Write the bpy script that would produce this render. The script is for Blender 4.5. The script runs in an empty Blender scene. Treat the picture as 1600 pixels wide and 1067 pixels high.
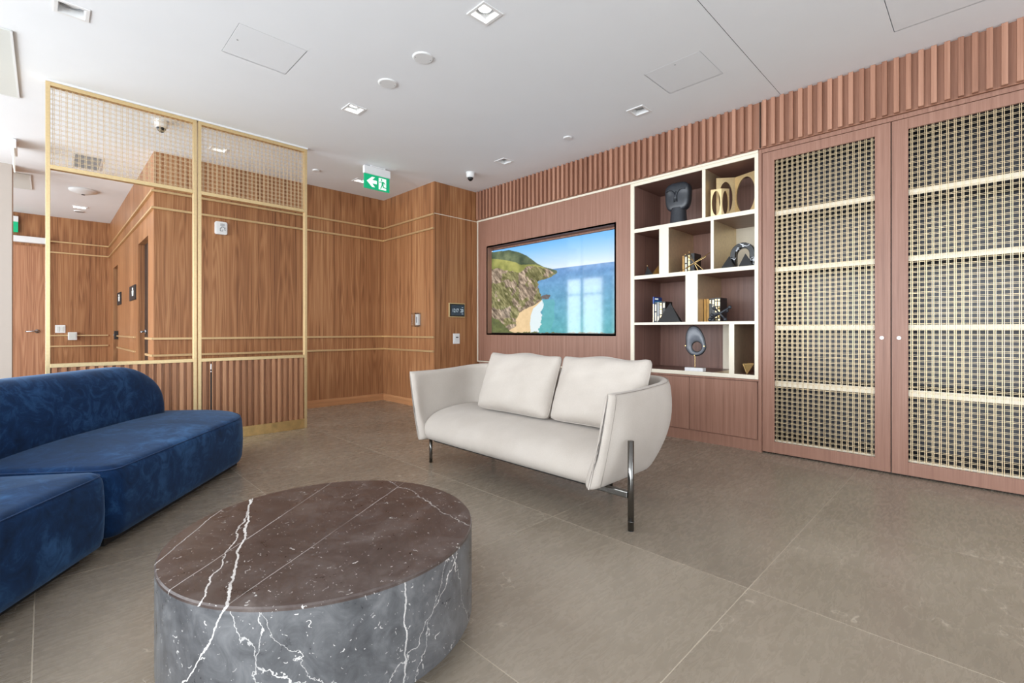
import bpy, math, random
import numpy as np
from math import sin, cos, pi, sqrt, radians
from mathutils import Vector

random.seed(7)
S = bpy.context.scene
COL = S.collection

# ------------------------------------------------------------------ camera
F_PX, HORIZON, CAM_H, CEIL = 735.8, 515.6, 1.05, 3.0
cam_d = bpy.data.cameras.new('camera')
cam = bpy.data.objects.new('camera', cam_d); COL.objects.link(cam)
cam.location = (0, 0, CAM_H)
YAW = math.atan2(800 - 70.95, F_PX)            # Y axis lies this far left of the view direction
cam.rotation_euler = (pi / 2, 0, -YAW)
cam_d.sensor_fit = 'HORIZONTAL'; cam_d.sensor_width = 36.0
cam_d.lens = F_PX / 1600 * 36.0
cam_d.shift_y = (HORIZON - 533.5) / 1600
cam_d.clip_start = 0.02; cam_d.clip_end = 100
S.camera = cam

# ------------------------------------------------------------------ world and daylight
W = bpy.data.worlds.new('world'); S.world = W; W.use_nodes = True
W.node_tree.nodes['Background'].inputs[0].default_value = (0.75, 0.87, 1.0, 1)
W.node_tree.nodes['Background'].inputs[1].default_value = 1.0

def area(name, loc, rot, sx, sy, power, color=(1, 1, 1)):
    d = bpy.data.lights.new(name, 'AREA'); d.shape = 'RECTANGLE'; d.size = sx; d.size_y = sy
    d.energy = power; d.color = color
    o = bpy.data.objects.new(name, d); COL.objects.link(o); o.location = loc; o.rotation_euler = rot
    return o
WIN_LEFT = [-1.9, 0.35, 2.6, 4.85, 7.1, 9.35]       # window centres along the left wall
WIN_FRONT = [-2.2, 0.2, 2.6]                         # window centres in the wall behind the camera
WIN_W, WIN_Z0, WIN_Z1 = 1.95, 0.12, 2.78
WIN_H = WIN_Z1 - WIN_Z0
for y in WIN_LEFT:
    area('daylight', (-3.68, y, (WIN_Z0 + WIN_Z1) / 2), (0, -pi / 2, 0), WIN_H, WIN_W, 135, (0.90, 0.955, 1.0))
for x in WIN_FRONT:
    area('daylight', (x, -3.08, (WIN_Z0 + WIN_Z1) / 2), (pi / 2, 0, 0), WIN_W, WIN_H, 38, (0.90, 0.955, 1.0))

S.view_settings.view_transform = 'Standard'
S.view_settings.look = 'None'
S.view_settings.gamma = 1.0
S.view_settings.use_curve_mapping = False
S.view_settings.exposure = 0.20

# ------------------------------------------------------------------ materials
def lin(c):
    r = []
    for v in c:
        v = v / 255.0
        r.append(v / 12.92 if v <= 0.04045 else ((v + 0.055) / 1.055) ** 2.4)
    return (r[0], r[1], r[2], 1)

class NT:
    def __init__(s, name):
        s.m = bpy.data.materials.new(name); s.m.use_nodes = True
        s.t = s.m.node_tree; s.b = s.t.nodes['Principled BSDF']; s.out = s.t.nodes['Material Output']
    def n(s, typ, **kw):
        x = s.t.nodes.new(typ)
        for k, v in kw.items(): setattr(x, k, v)
        return x
    def link(s, a, b): s.t.links.new(a, b)
    def val(s, sock, v):
        if hasattr(v, 'default_value') or hasattr(v, 'links'): s.link(v, sock)
        else: sock.default_value = v
    def math(s, op, a, b=None, c=None):
        x = s.n('ShaderNodeMath', operation=op)
        s.val(x.inputs[0], a)
        if b is not None: s.val(x.inputs[1], b)
        if c is not None: s.val(x.inputs[2], c)
        return x.outputs[0]
    def pos(s): return s.n('ShaderNodeNewGeometry').outputs['Position']
    def sep(s, v):
        x = s.n('ShaderNodeSeparateXYZ'); s.link(v, x.inputs[0]); return x.outputs
    def comb(s, a, b, c):
        x = s.n('ShaderNodeCombineXYZ')
        for i, v in enumerate((a, b, c)): s.val(x.inputs[i], v)
        return x.outputs[0]
    def noise(s, vec, scale=5, detail=2, rough=0.5, dist=0.0):
        x = s.n('ShaderNodeTexNoise'); s.link(vec, x.inputs['Vector'])
        x.inputs['Scale'].default_value = scale; x.inputs['Detail'].default_value = detail
        x.inputs['Roughness'].default_value = rough; x.inputs['Distortion'].default_value = dist
        return x.outputs['Fac']
    def ramp(s, fac, stops):
        x = s.n('ShaderNodeValToRGB'); e = x.color_ramp.elements
        while len(e) < len(stops): e.new(0.5)
        for k, (p, c) in enumerate(stops):
            e[k].position = p; e[k].color = c if len(c) == 4 else lin(c)
        s.link(fac, x.inputs[0]); return x.outputs[0]
    def mix(s, fac, a, b, mode='MIX'):
        x = s.n('ShaderNodeMix', data_type='RGBA', blend_type=mode)
        s.val(x.inputs[0], fac); s.val(x.inputs[6], a); s.val(x.inputs[7], b)
        return x.outputs[2]
    def rnd(s): return s.n('ShaderNodeObjectInfo').outputs['Random']
    def bump(s, h, strength=0.2, dist=0.002):
        x = s.n('ShaderNodeBump'); x.inputs['Strength'].default_value = strength
        x.inputs['Distance'].default_value = dist
        s.link(h, x.inputs['Height']); s.link(x.outputs[0], s.b.inputs['Normal'])
    def set(s, **kw):
        names = dict(col='Base Color', rough='Roughness', metal='Metallic', spec='Specular IOR Level',
                     emis='Emission Color', estr='Emission Strength', sheen='Sheen Weight',
                     sheenr='Sheen Roughness', sheent='Sheen Tint', coat='Coat Weight', coatr='Coat Roughness',
                     trans='Transmission Weight', ior='IOR', alpha='Alpha')
        for k, v in kw.items(): s.val(s.b.inputs[names[k]], v)
        return s.m

def plain(name, c, rough=0.5, metal=0.0, var=0.04, scale=30, **kw):
    n = NT(name)
    f = n.noise(n.pos(), scale, 3)
    col = lin(c); k = lambda q: tuple(min(1, v * q) for v in col[:3]) + (1,)
    cc = n.ramp(f, [(0.3, k(1 - var)), (0.7, k(1 + var))])
    n.set(col=cc, rough=rough, metal=metal, **kw)
    return n.m

def veneer(name, light, mid, dark, leaf=0.21, contrast=1.0, rough=0.42, tone=0.5):
    """book-matched walnut veneer, grain running up the wall"""
    n = NT(name)
    x, y, z = n.sep(n.pos())
    a = n.math('ADD', x, y)
    idx = n.math('FLOOR', n.math('DIVIDE', a, leaf))
    mir = n.math('PINGPONG', a, leaf)
    wn = n.n('ShaderNodeTexWhiteNoise', noise_dimensions='1D'); n.link(idx, wn.inputs['W'])
    pair = n.math('FLOOR', n.math('DIVIDE', a, leaf * 2))
    wp = n.n('ShaderNodeTexWhiteNoise', noise_dimensions='1D'); n.link(pair, wp.inputs['W'])
    zz = n.math('ADD', n.math('MULTIPLY', z, 0.20), n.math('MULTIPLY', wp.outputs[0], 3.0))
    v1 = n.comb(n.math('MULTIPLY', mir, 5.0), n.math('MULTIPLY', wp.outputs[0], 7), zz)
    low = n.noise(v1, 1.6, 2, 0.5, 0.3)
    rings = n.math('SINE', n.math('MULTIPLY', low, 85.0))
    v2 = n.comb(n.math('MULTIPLY', a, 150.0), 0.0, n.math('MULTIPLY', z, 1.3))
    fine = n.noise(v2, 1.0, 3, 0.6)
    v3 = n.comb(n.math('MULTIPLY', a, 26.0), 3.0, n.math('MULTIPLY', z, 0.16))
    streak = n.noise(v3, 1.0, 2, 0.5)
    f = n.math('ADD', n.math('MULTIPLY', rings, 0.075 * contrast), n.math('MULTIPLY', fine, 0.42 * contrast))
    f = n.math('ADD', f, n.math('MULTIPLY', streak, 0.55))
    f = n.math('ADD', f, n.math('MULTIPLY', n.math('SUBTRACT', wn.outputs[0], 0.5), 0.16 * tone))
    c = n.ramp(f, [(0.22, dark), (0.48, mid), (0.78, light)])
    n.bump(fine, 0.08, 0.001)
    return n.set(col=c, rough=rough, spec=0.35)

def straight_wood(name, light, mid, dark, rough=0.4, per_object=0.0, horizontal=False):
    n = NT(name)
    x, y, z = n.sep(n.pos())
    a = n.math('ADD', x, y)
    if horizontal: a, z = z, a
    fine = n.noise(n.comb(n.math('MULTIPLY', a, 260.0), 0.0, n.math('MULTIPLY', z, 4.0)), 1.0, 3, 0.6)
    mid_n = n.noise(n.comb(n.math('MULTIPLY', a, 38.0), 2.0, n.math('MULTIPLY', z, 0.8)), 1.0, 2, 0.5)
    f = n.math('ADD', n.math('MULTIPLY', fine, 0.45), n.math('MULTIPLY', mid_n, 0.55))
    if per_object:
        f = n.math('ADD', f, n.math('MULTIPLY', n.math('SUBTRACT', n.rnd(), 0.5), per_object))
    c = n.ramp(f, [(0.25, dark), (0.5, mid), (0.75, light)])
    n.bump(fine, 0.06, 0.001)
    return n.set(col=c, rough=rough, spec=0.4)

M = {}
M['veneer'] = veneer('walnut_veneer', (192, 145, 102), (157, 107, 70), (104, 65, 40))
M['brownwood'] = straight_wood('reddish_brown_wood', (172, 132, 114), (151, 111, 94), (124, 87, 72))
M['frieze'] = straight_wood('frieze_wood', (186, 140, 117), (162, 117, 95), (132, 90, 71), per_object=0.25)
M['slat'] = straight_wood('partition_slat_wood', (206, 156, 118), (172, 122, 88), (126, 83, 58), per_object=0.22)
M['shadedwood'] = straight_wood('shaded_bookcase_wood', (152, 116, 104), (130, 96, 85), (104, 74, 65))  # panelling wood, its colour darkened for the shade inside the bookcase
M['basewood'] = straight_wood('skirting_wood', (210, 160, 116), (186, 132, 90), (150, 102, 66), horizontal=True)
M['doorwood'] = veneer('door_veneer', (204, 156, 120), (176, 124, 92), (134, 88, 62), leaf=0.47, contrast=1.1)
M['white'] = plain('white_paint', (226, 226, 226), 0.6, var=0.008, scale=6)
M['ceil'] = plain('ceiling_paint', (238, 240, 243), 0.75, var=0.008, scale=3)
M['hatch'] = plain('hatch_paint', (235, 237, 240), 0.7, var=0.008, scale=3)
M['panelgrey'] = plain('ceiling_panel_fabric', (214, 215, 210), 0.85, var=0.01, scale=80)
M['offwhite'] = plain('warm_plaster', (184, 174, 165), 0.7, var=0.01, scale=6)
M['whiteplastic'] = plain('white_plastic', (232, 232, 232), 0.35, var=0.01)
M['greyplastic'] = plain('grey_plastic', (150, 152, 155), 0.4)
M['black'] = plain('black_lacquer', (22, 22, 24), 0.35)
M['blackmatte'] = plain('black_matte', (30, 30, 32), 0.55)
M['blacksat'] = plain('black_satin_ceramic', (52, 55, 61), 0.3, var=0.1)
M['dark'] = plain('shadow_gap_paint', (20, 19, 18), 0.8)
M['chrome'] = plain('polished_nickel', (185, 185, 188), 0.18, 1.0)
M['gunmetal'] = plain('gunmetal_tube', (112, 110, 107), 0.16, 1.0)
M['brass'] = plain('satin_brass', (224, 198, 150), 0.36, 0.75, var=0.05, scale=60)
M['rail'] = plain('bronze_rail', (212, 182, 136), 0.38, 0.6, var=0.05, scale=60)
M['cream'] = plain('pale_brass_edging', (232, 223, 204), 0.45, 0.1, var=0.02, scale=60)
M['brasslining'] = plain('brushed_brass_lining', (222, 202, 166), 0.34, 0.75, var=0.06, scale=40)
M['wire'] = plain('brass_wire', (212, 190, 154), 0.36, 0.55, var=0.12, scale=160)
M['brasskick'] = plain('worn_brass_kickplate', (214, 180, 122), 0.3, 0.8, var=0.16, scale=18)
M['shadedgold'] = plain('shaded_gold', (152, 116, 62), 0.35, 0.4, var=0.1)  # gold with the shade of the shelves put into a darker colour
M['gold'] = plain('polished_gold', (220, 190, 132), 0.25, 0.9, var=0.06)
M['backglass'] = plain('dark_backing', (50, 50, 57), 0.3, 0.0, spec=0.5)
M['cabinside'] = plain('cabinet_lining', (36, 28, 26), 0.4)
M['grout'] = plain('grout', (192, 180, 162), 0.8)
M['pages'] = plain('paper', (225, 216, 196), 0.8)
M['blue'] = plain('blue_cover', (24, 70, 150), 0.35, var=0.15, scale=50)
M['lightblue'] = plain('light_blue_print', (70, 160, 210), 0.35)
M['clear'] = None
M['green'] = plain('exit_green', (0, 165, 112), 0.3, estr=0.35, emis=lin((0, 165, 112)))
M['signwhite'] = plain('sign_white', (240, 246, 242), 0.3, estr=0.35, emis=lin((240, 250, 245)))
M['marblewhite'] = plain('white_marble_block', (232, 232, 234), 0.3, var=0.03)
M['curtain'] = plain('sheer_curtain', (235, 235, 232), 0.8)
M['textgrey'] = plain('screen_digits', (190, 205, 215), 0.4, estr=0.5, emis=lin((190, 205, 215)))

def lamp_mat(name, s):
    n = NT(name); f = n.noise(n.pos(), 40, 1)
    n.set(col=(0.9, 0.9, 0.9, 1), rough=0.5, emis=n.ramp(f, [(0, (255, 252, 244)), (1, (255, 255, 250))]), estr=s)
    return n.m
M['lampon'] = lamp_mat('lamp_lit', 9.0)
M['lampoff'] = plain('lamp_unlit', (206, 206, 206), 0.3)

def clear_mat():
    n = NT('clear_acrylic')
    tr = n.n('ShaderNodeBsdfTransparent'); gl = n.n('ShaderNodeBsdfGlossy'); mx = n.n('ShaderNodeMixShader')
    f = n.noise(n.pos(), 8, 1)
    n.link(n.ramp(f, [(0, (248, 250, 250)), (1, (240, 243, 244))]), tr.inputs[0])
    gl.inputs['Roughness'].default_value = 0.05
    mx.inputs[0].default_value = 0.14
    n.link(tr.outputs[0], mx.inputs[1]); n.link(gl.outputs[0], mx.inputs[2]); n.link(mx.outputs[0], n.out.inputs[0])
    return n.m
M['clear'] = clear_mat()

def tile_mat():
    n = NT('taupe_stone_tile')
    p = n.pos(); x, y, z = n.sep(p)
    off = n.math('MULTIPLY', n.rnd(), 17.0)
    v = n.comb(n.math('ADD', x, off), n.math('ADD', y, off), off)
    big = n.noise(v, 1.1, 3, 0.55, 0.6)
    vs = n.comb(n.math('ADD', n.math('MULTIPLY', x, 0.8), off), n.math('MULTIPLY', n.math('ADD', y, off), 3.0), off)
    fib = n.noise(vs, 11.0, 7, 0.75, 1.0)
    f = n.math('ADD', n.math('MULTIPLY', big, 0.60), n.math('MULTIPLY', fib, 0.40))
    f = n.math('ADD', f, n.math('MULTIPLY', n.math('SUBTRACT', n.rnd(), 0.5), 0.07))
    c = n.ramp(f, [(0.24, (128, 117, 104)), (0.5, (146, 134, 119)), (0.78, (164, 152, 137))])
    # sparse pale veins
    wob = n.noise(v, 2.2, 4, 0.6)
    wob2 = n.noise(v, 0.9, 2, 0.5)
    line = n.math('ABSOLUTE', n.math('SUBTRACT', wob, 0.5))
    m = n.math('LESS_THAN', line, 0.0026)
    m = n.math('MULTIPLY', m, n.math('GREATER_THAN', wob2, 0.56))
    c = n.mix(n.math('MULTIPLY', m, 0.55), c, lin((206, 194, 176)))
    n.bump(fib, 0.05, 0.002)
    return n.set(col=c, rough=n.ramp(fib, [(0.3, (0.20, 0.20, 0.20, 1)), (0.7, (0.34, 0.34, 0.34, 1))]), spec=0.5)
M['tile'] = tile_mat()

def marble_mat(name, cx, cy, stops, veins):
    n = NT(name)
    p = n.pos(); x, y, z = n.sep(p)
    big = n.noise(p, 3.2, 4, 0.6, 0.8)
    fib = n.noise(p, 13.0, 5, 0.7, 1.0)
    f = n.math('ADD', n.math('MULTIPLY', big, 0.55), n.math('MULTIPLY', fib, 0.45))
    c = n.ramp(f, stops)
    w1 = n.noise(p, 7.0, 5, 0.65); w2 = n.noise(p, 3.0, 2, 0.5); big2 = n.noise(p, 1.7, 1, 0.5)
    mask = None
    # straight-ish veins: direction angle, offset, wobble, width, strength
    for ang, offs, wob, wd, st in veins:
        a = radians(ang)
        d = n.math('ADD', n.math('MULTIPLY', n.math('SUBTRACT', x, cx), cos(a)), n.math('MULTIPLY', n.math('SUBTRACT', y, cy), sin(a)))
        d = n.math('ADD', d, n.math('MULTIPLY', n.math('SUBTRACT', z, 0.375), 0.55 * sin(3 * a)))
        d = n.math('ADD', n.math('SUBTRACT', d, offs), n.math('MULTIPLY', n.math('SUBTRACT', w1, 0.5), wob))
        m = n.math('MULTIPLY', n.math('LESS_THAN', n.math('ABSOLUTE', d), wd), st)
        mask = m if mask is None else n.math('MAXIMUM', mask, m)
    fl = n.math('MULTIPLY', n.math('GREATER_THAN', n.noise(p, 60.0, 2, 0.5, 1.5), 0.695), 0.7)
    mask = n.math('MAXIMUM', mask, fl)
    mask = n.math('MULTIPLY', mask, n.math('MULTIPLY_ADD', n.noise(p, 5.0, 2, 0.5), 2.6, -0.55))
    mask = n.math('MINIMUM', n.math('MAXIMUM', mask, 0.0), 1.0)
    c = n.mix(mask, c, lin((228, 224, 220)))
    return n.set(col=c, rough=n.ramp(fib, [(0.3, (0.26, 0.26, 0.26, 1)), (0.7, (0.40, 0.40, 0.40, 1))]), spec=0.55, coat=0.15, coatr=0.35)

def velvet_mat():
    n = NT('navy_velvet')
    p = n.pos(); x, y, z = n.sep(p)
    big = n.noise(p, 3.0, 3, 0.55, 0.9)
    med = n.noise(p, 9.0, 5, 0.7, 1.8)
    fine = n.noise(p, 420.0, 2, 0.5)
    f = n.math('ADD', n.math('MULTIPLY', big, 0.5), n.math('MULTIPLY', med, 0.5))
    c = n.ramp(f, [(0.30, (7, 23, 48)), (0.5, (17, 46, 84)), (0.68, (48, 88, 134))])
    n.bump(fine, 0.10, 0.001)
    return n.set(col=c, rough=0.85, spec=0.15, sheen=0.35, sheenr=0.4, sheent=lin((150, 180, 215)))
M['velvet'] = velvet_mat()
M['velvetpipe'] = plain('navy_piping', (34, 62, 102), 0.8)

def linen_mat():
    n = NT('oatmeal_linen')
    p = n.pos(); x, y, z = n.sep(p)
    w = n.math('MULTIPLY', n.math('SINE', n.math('MULTIPLY', n.math('ADD', x, y), 1400.0)), n.math('SINE', n.math('MULTIPLY', z, 1400.0)))
    b = n.noise(p, 5.0, 3, 0.5); fi = n.noise(p, 260.0, 2, 0.6)
    f = n.math('ADD', n.math('MULTIPLY', b, 0.5), n.math('MULTIPLY', fi, 0.5))
    c = n.ramp(f, [(0.3, (178, 168, 158)), (0.7, (194, 185, 176))])
    n.bump(n.math('ADD', w, fi), 0.05, 0.001)
    return n.set(col=c, rough=0.9, spec=0.2, sheen=0.15)
M['linen'] = linen_mat()
M['seam'] = plain('linen_seam', (150, 142, 134), 0.9)

# ------------------------------------------------------------------ mesh helpers
LOC = {}
def _root(o):
    while o.parent is not None: o = o.parent
    return o
def mesh(name, verts, faces, mat, parent=None, smooth=False, bevel=0.0, subsurf=0, local=False):
    """verts in world coordinates; a part's verts are taken relative to its thing's base"""
    off = Vector((0, 0, 0))
    if parent is not None and not local: off = LOC.get(_root(parent).name, Vector((0, 0, 0)))
    me = bpy.data.meshes.new(name)
    me.from_pydata([(v[0] - off.x, v[1] - off.y, v[2] - off.z) for v in verts], [], faces)
    me.materials.append(mat)
    if smooth: me.polygons.foreach_set('use_smooth', [True] * len(me.polygons))
    me.update()
    o = bpy.data.objects.new(name, me); COL.objects.link(o)
    if parent is not None: o.parent = parent
    if subsurf:
        m = o.modifiers.new('subsurf', 'SUBSURF'); m.levels = subsurf; m.render_levels = subsurf
    if bevel:
        m = o.modifiers.new('bevel', 'BEVEL'); m.width = bevel; m.segments = 2; m.limit_method = 'ANGLE'; m.angle_limit = radians(40)
    return o
def thing(name, label, cat, loc, group=None):
    o = bpy.data.objects.new(name, None); COL.objects.link(o); o.empty_display_size = 0.05
    o.location = loc; LOC[o.name] = Vector(loc)
    return tag(o, label, cat, group)
def tag(o, label, cat, group=None):
    o['label'] = label; o['category'] = cat
    if group: o['group'] = group
    return o
def struct(o, label):
    o['kind'] = 'structure'; o['label'] = label
    return o

class G:
    """collects simple solids into one mesh"""
    def __init__(s): s.v = []; s.f = []
    def add(s, v, f):
        k = len(s.v); s.v += [tuple(p) for p in v]; s.f += [tuple(i + k for i in q) for q in f]; return s
    def box(s, x0, x1, y0, y1, z0, z1):
        v = [(x0, y0, z0), (x1, y0, z0), (x1, y1, z0), (x0, y1, z0), (x0, y0, z1), (x1, y0, z1), (x1, y1, z1), (x0, y1, z1)]
        return s.add(v, [(3, 2, 1, 0), (4, 5, 6, 7), (0, 1, 5, 4), (1, 2, 6, 5), (2, 3, 7, 6), (3, 0, 4, 7)])
    def tube(s, pts, r, n=10, caps=True):
        """round tube along a polyline; r is one radius or one for each point"""
        pts = [Vector(p) for p in pts]; rs = r if isinstance(r, (list, tuple)) else [r] * len(pts)
        k = len(s.v); prev = None
        for i, p in enumerate(pts):
            t = (pts[min(i + 1, len(pts) - 1)] - pts[max(i - 1, 0)]).normalized()
            a = Vector((0, 0, 1)) if abs(t.z) < 0.9 else Vector((1, 0, 0))
            if prev is not None: a = prev
            u = (a - t * a.dot(t)).normalized(); w = t.cross(u); prev = u
            for j in range(n):
                q = 2 * pi * j / n; s.v.append(tuple(p + (u * cos(q) + w * sin(q)) * rs[i]))
        for i in range(len(pts) - 1):
            for j in range(n):
                a, b = k + i * n + j, k + i * n + (j + 1) % n
                s.f.append((a, b, b + n, a + n))
        if caps:
            s.f.append(tuple(k + j for j in range(n))[::-1]); e = k + (len(pts) - 1) * n
            s.f.append(tuple(e + j for j in range(n)))
        return s
    def lathe(s, prof, c, n=40, caps=True):
        """revolve (r, z) profile about the vertical through c"""
        k = len(s.v)
        for r, z in prof:
            for j in range(n):
                q = 2 * pi * j / n; s.v.append((c[0] + r * cos(q), c[1] + r * sin(q), c[2] + z))
        for i in range(len(prof) - 1):
            for j in range(n):
                a, b = k + i * n + j, k + i * n + (j + 1) % n
                s.f.append((a, b, b + n, a + n))
        if caps:
            s.f.append(tuple(k + j for j in range(n))[::-1]); e = k + (len(prof) - 1) * n
            s.f.append(tuple(e + j for j in range(n)))
        return s
    def plate(s, a0, a1, b0, b1, holes, P):
        """flat sheet with rectangular holes; P(a, b) gives the point"""
        A = sorted({a0, a1, *[h[0] for h in holes], *[h[1] for h in holes]}); B = sorted({b0, b1, *[h[2] for h in holes], *[h[3] for h in holes]})
        A = [a for a in A if a0 <= a <= a1]; B = [b for b in B if b0 <= b <= b1]
        idx = {}
        def vid(i, j):
            if (i, j) not in idx: idx[(i, j)] = len(s.v); s.v.append(tuple(P(A[i], B[j])))
            return idx[(i, j)]
        for i in range(len(A) - 1):
            for j in range(len(B) - 1):
                ca, cb = (A[i] + A[i + 1]) / 2, (B[j] + B[j + 1]) / 2
                if any(h[0] < ca < h[1] and h[2] < cb < h[3] for h in holes): continue
                s.f.append((vid(i, j), vid(i + 1, j), vid(i + 1, j + 1), vid(i, j + 1)))
        return s
    def prism(s, poly, P, d0, d1):
        """polygon extruded: P(a, b, d)"""
        n = len(poly); k = len(s.v)
        s.v += [tuple(P(a, b, d0)) for a, b in poly] + [tuple(P(a, b, d1)) for a, b in poly]
        s.f.append(tuple(range(k, k + n))[::-1]); s.f.append(tuple(range(k + n, k + 2 * n)))
        for i in range(n): s.f.append((k + i, k + (i + 1) % n, k + n + (i + 1) % n, k + n + i))
        return s
    def out(s, name, mat, parent=None, **kw): return mesh(name, s.v, s.f, mat, parent, **kw)

def box(name, x0, x1, y0, y1, z0, z1, mat, parent=None, bevel=0.0):
    return G().box(x0, x1, y0, y1, z0, z1).out(name, mat, parent, bevel=bevel)

# ------------------------------------------------------------------ floor
fl = struct(box('floor', -3.75, 5.2, -3.2, 11.5, -0.12, -0.0008, M['grout']), 'taupe stone tile floor of the lounge')
TX, TY, TX0, TY0 = 1.03, 1.038, 1.0, 0.684
tile_me = None
for i in range(-5, 5):
    for j in range(-4, 11):
        x, y = TX0 + i * TX, TY0 + j * TY
        if x > 4.6 or y + TY < -3.1: continue
        if tile_me is None:
            g = 0.0012; b = 0.0008
            lo = [(g, g), (TX - g, g), (TX - g, TY - g), (g, TY - g)]
            hi = [(g + b, g + b), (TX - g - b, g + b), (TX - g - b, TY - g - b), (g + b, TY - g - b)]
            v = [(a, c, -0.006) for a, c in lo] + [(a, c, 0.0) for a, c in hi]
            o = mesh('tile', v, [(4, 5, 6, 7)] + [(k, (k + 1) % 4, 4 + (k + 1) % 4, 4 + k) for k in range(4)], M['tile'], fl, local=True)
            tile_me = o.data
        else:
            o = bpy.data.objects.new('tile', tile_me); COL.objects.link(o); o.parent = fl
        o.location = (x, y, 0)

# ------------------------------------------------------------------ ceiling with its recesses
DOWN = [  # x, y, lit, label
    (1.925, 2.18, 1, 'lit square recessed downlight nearest the camera above the marble table'),
    (1.935, 3.935, 1, 'lit square recessed downlight in front of the partition, left of the exit sign'),
    (3.75, 2.18, 0, 'unlit square recessed downlight near the bookcase slats'),
    (3.765, 3.93, 0, 'unlit square recessed downlight above the television wall'),
    (2.92, 5.755, 1, 'lit square recessed downlight just behind the hanging exit sign'),
    (0.115, 3.93, 0, 'unlit square recessed downlight cut by the top edge at the far left'),
    (1.33, 5.83, 1, 'lit square recessed downlight seen through the right partition mesh')]
HATCH = [(0.877, 1.299, 3.347, 3.765, 'flush square ceiling access panel above the partition side'),
         (3.248, 3.657, 1.416, 1.842, 'flush square ceiling access panel beside the bookcase'),
         (3.525, 3.945, 0.01, 0.427, 'flush square ceiling access panel cut by the top edge at the right')]
holes = [(x - 0.066, x + 0.066, y - 0.066, y + 0.066) for x, y, _, _ in DOWN]
holes += [(a - 0.003, b + 0.003, c - 0.003, d + 0.003) for a, b, c, d, _ in HATCH]
holes += [(-3.55, 4.34, 1.2035, 1.2068)]
g = G().plate(-3.75, 5.2, -3.2, 11.5, holes, lambda a, b: (a, b, CEIL))
g.box(-3.75, 5.2, -3.2, 11.5, 3.16, 3.24)
struct(g.out('ceiling', M['ceil']), 'plain white painted ceiling')
struct(box('trim_0', -3.55, 4.34, 1.19, 1.22, 3.008, 3.012, M['dark']), 'thin dark expansion joint crossing the ceiling')
for a, b, c, d, lab in HATCH:
    t = thing('access_panel', lab, 'access panel', ((a + b) / 2, (c + d) / 2, CEIL), 'ceiling access panels')
    box('panel', a, b, c, d, CEIL, CEIL + 0.012, M['hatch'], t, bevel=0.001)
    G().tube([(a + 0.04, c + 0.2, CEIL - 0.0015), (a + 0.04, c + 0.2, CEIL + 0.003)], 0.006, 10).out('latch', M['greyplastic'], t)

def downlight(x, y, lit, lab):
    t = thing('downlight', lab, 'downlight', (x, y, CEIL), 'square recessed downlights')
    o, i = 0.08, 0.062
    G().plate(-o, o, -o, o, [(-i, i, -i, i)], lambda a, b: (x + a, y + b, CEIL - 0.005)) \
       .plate(-o, o, -o, o, [(-i, i, -i, i)], lambda a, b: (x + a, y + b, CEIL - 0.0005)) \
       .add([(x + sx * r, y + sy * r, z) for r in (o, i) for z in (CEIL - 0.005, CEIL) for sx, sy in ((-1, -1), (1, -1), (1, 1), (-1, 1))],
            [(k + j, k + (j + 1) % 4, k + 4 + (j + 1) % 4, k + 4 + j) for k in (0, 8) for j in range(4)]).out('trim_ring', M['whiteplastic'], t)
    r0, r1, z0, z1 = i, 0.052, CEIL - 0.002, CEIL + 0.05
    v = [(x + sx * r, y + sy * r, z) for r, z in ((r0, z0), (r1, z1)) for sx, sy in ((-1, -1), (1, -1), (1, 1), (-1, 1))]
    mesh('housing', v, [(j, (j + 1) % 4, 4 + (j + 1) % 4, 4 + j) for j in range(4)] + [(4, 5, 6, 7)], M['whiteplastic'], t)
    G().lathe([(0.049, 0.030), (0.049, 0.044), (0.040, 0.047), (0.040, 0.030), (0.049, 0.030)], (x, y, CEIL), 24, False).out('lamp_bezel', M['greyplastic'], t, smooth=False)
    G().lathe([(0.001, 0.0335), (0.039, 0.0335), (0.039, 0.045), (0.001, 0.045)], (x, y, CEIL), 24).out('lamp', M['lampon'] if lit else M['lampoff'], t)
for a in DOWN: downlight(*a)

# ------------------------------------------------------------------ walls
XR = 4.36                                                        # face of the built-in joinery on the right wall
v_ = M['veneer']
struct(box('wall_back', 0.84, 3.64, 6.40, 6.55, 0, CEIL, v_), 'walnut veneer wall behind the partition')
struct(box('wall_alcove', 3.62, 3.74, 5.22, 6.40, 0, CEIL, v_), 'walnut veneer return wall facing the windows')
struct(box('wall_jog', 3.62, 4.42, 5.10, 5.22, 0, CEIL, v_), 'narrow walnut veneer wall with the thermostat')
struct(box('wall_service', 3.74, 5.2, 6.40, 6.55, 0, CEIL, M['white']), 'blind wall closing the service void')
# side wall of the washroom core with two door openings
D1, D2 = (6.80, 7.61, 2.14), (10.00, 10.70, 2.12)
g = G()
for a, b in ((6.55, D1[0]), (D1[1], D2[0]), (D2[1], 11.30)): g.box(0.84, 1.0, a, b, 0, CEIL)
for d in (D1, D2): g.box(0.84, 1.0, d[0], d[1], d[2], CEIL)
struct(g.out('wall_side', v_), 'walnut veneer side wall of the washroom core')
struct(box('wall_far', -3.75, 0.98, 11.30, 11.5, 0, CEIL, v_), 'walnut veneer end wall of the corridor')
struct(box('wall_pillar', -0.95, -0.28, 8.08, 8.40, 0, CEIL, M['offwhite']), 'warm white pillar at the left edge')
struct(box('wall_east', 5.02, 5.2, -3.2, 6.40, 0, CEIL, M['white']), 'plain wall behind the built-in joinery')
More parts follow.
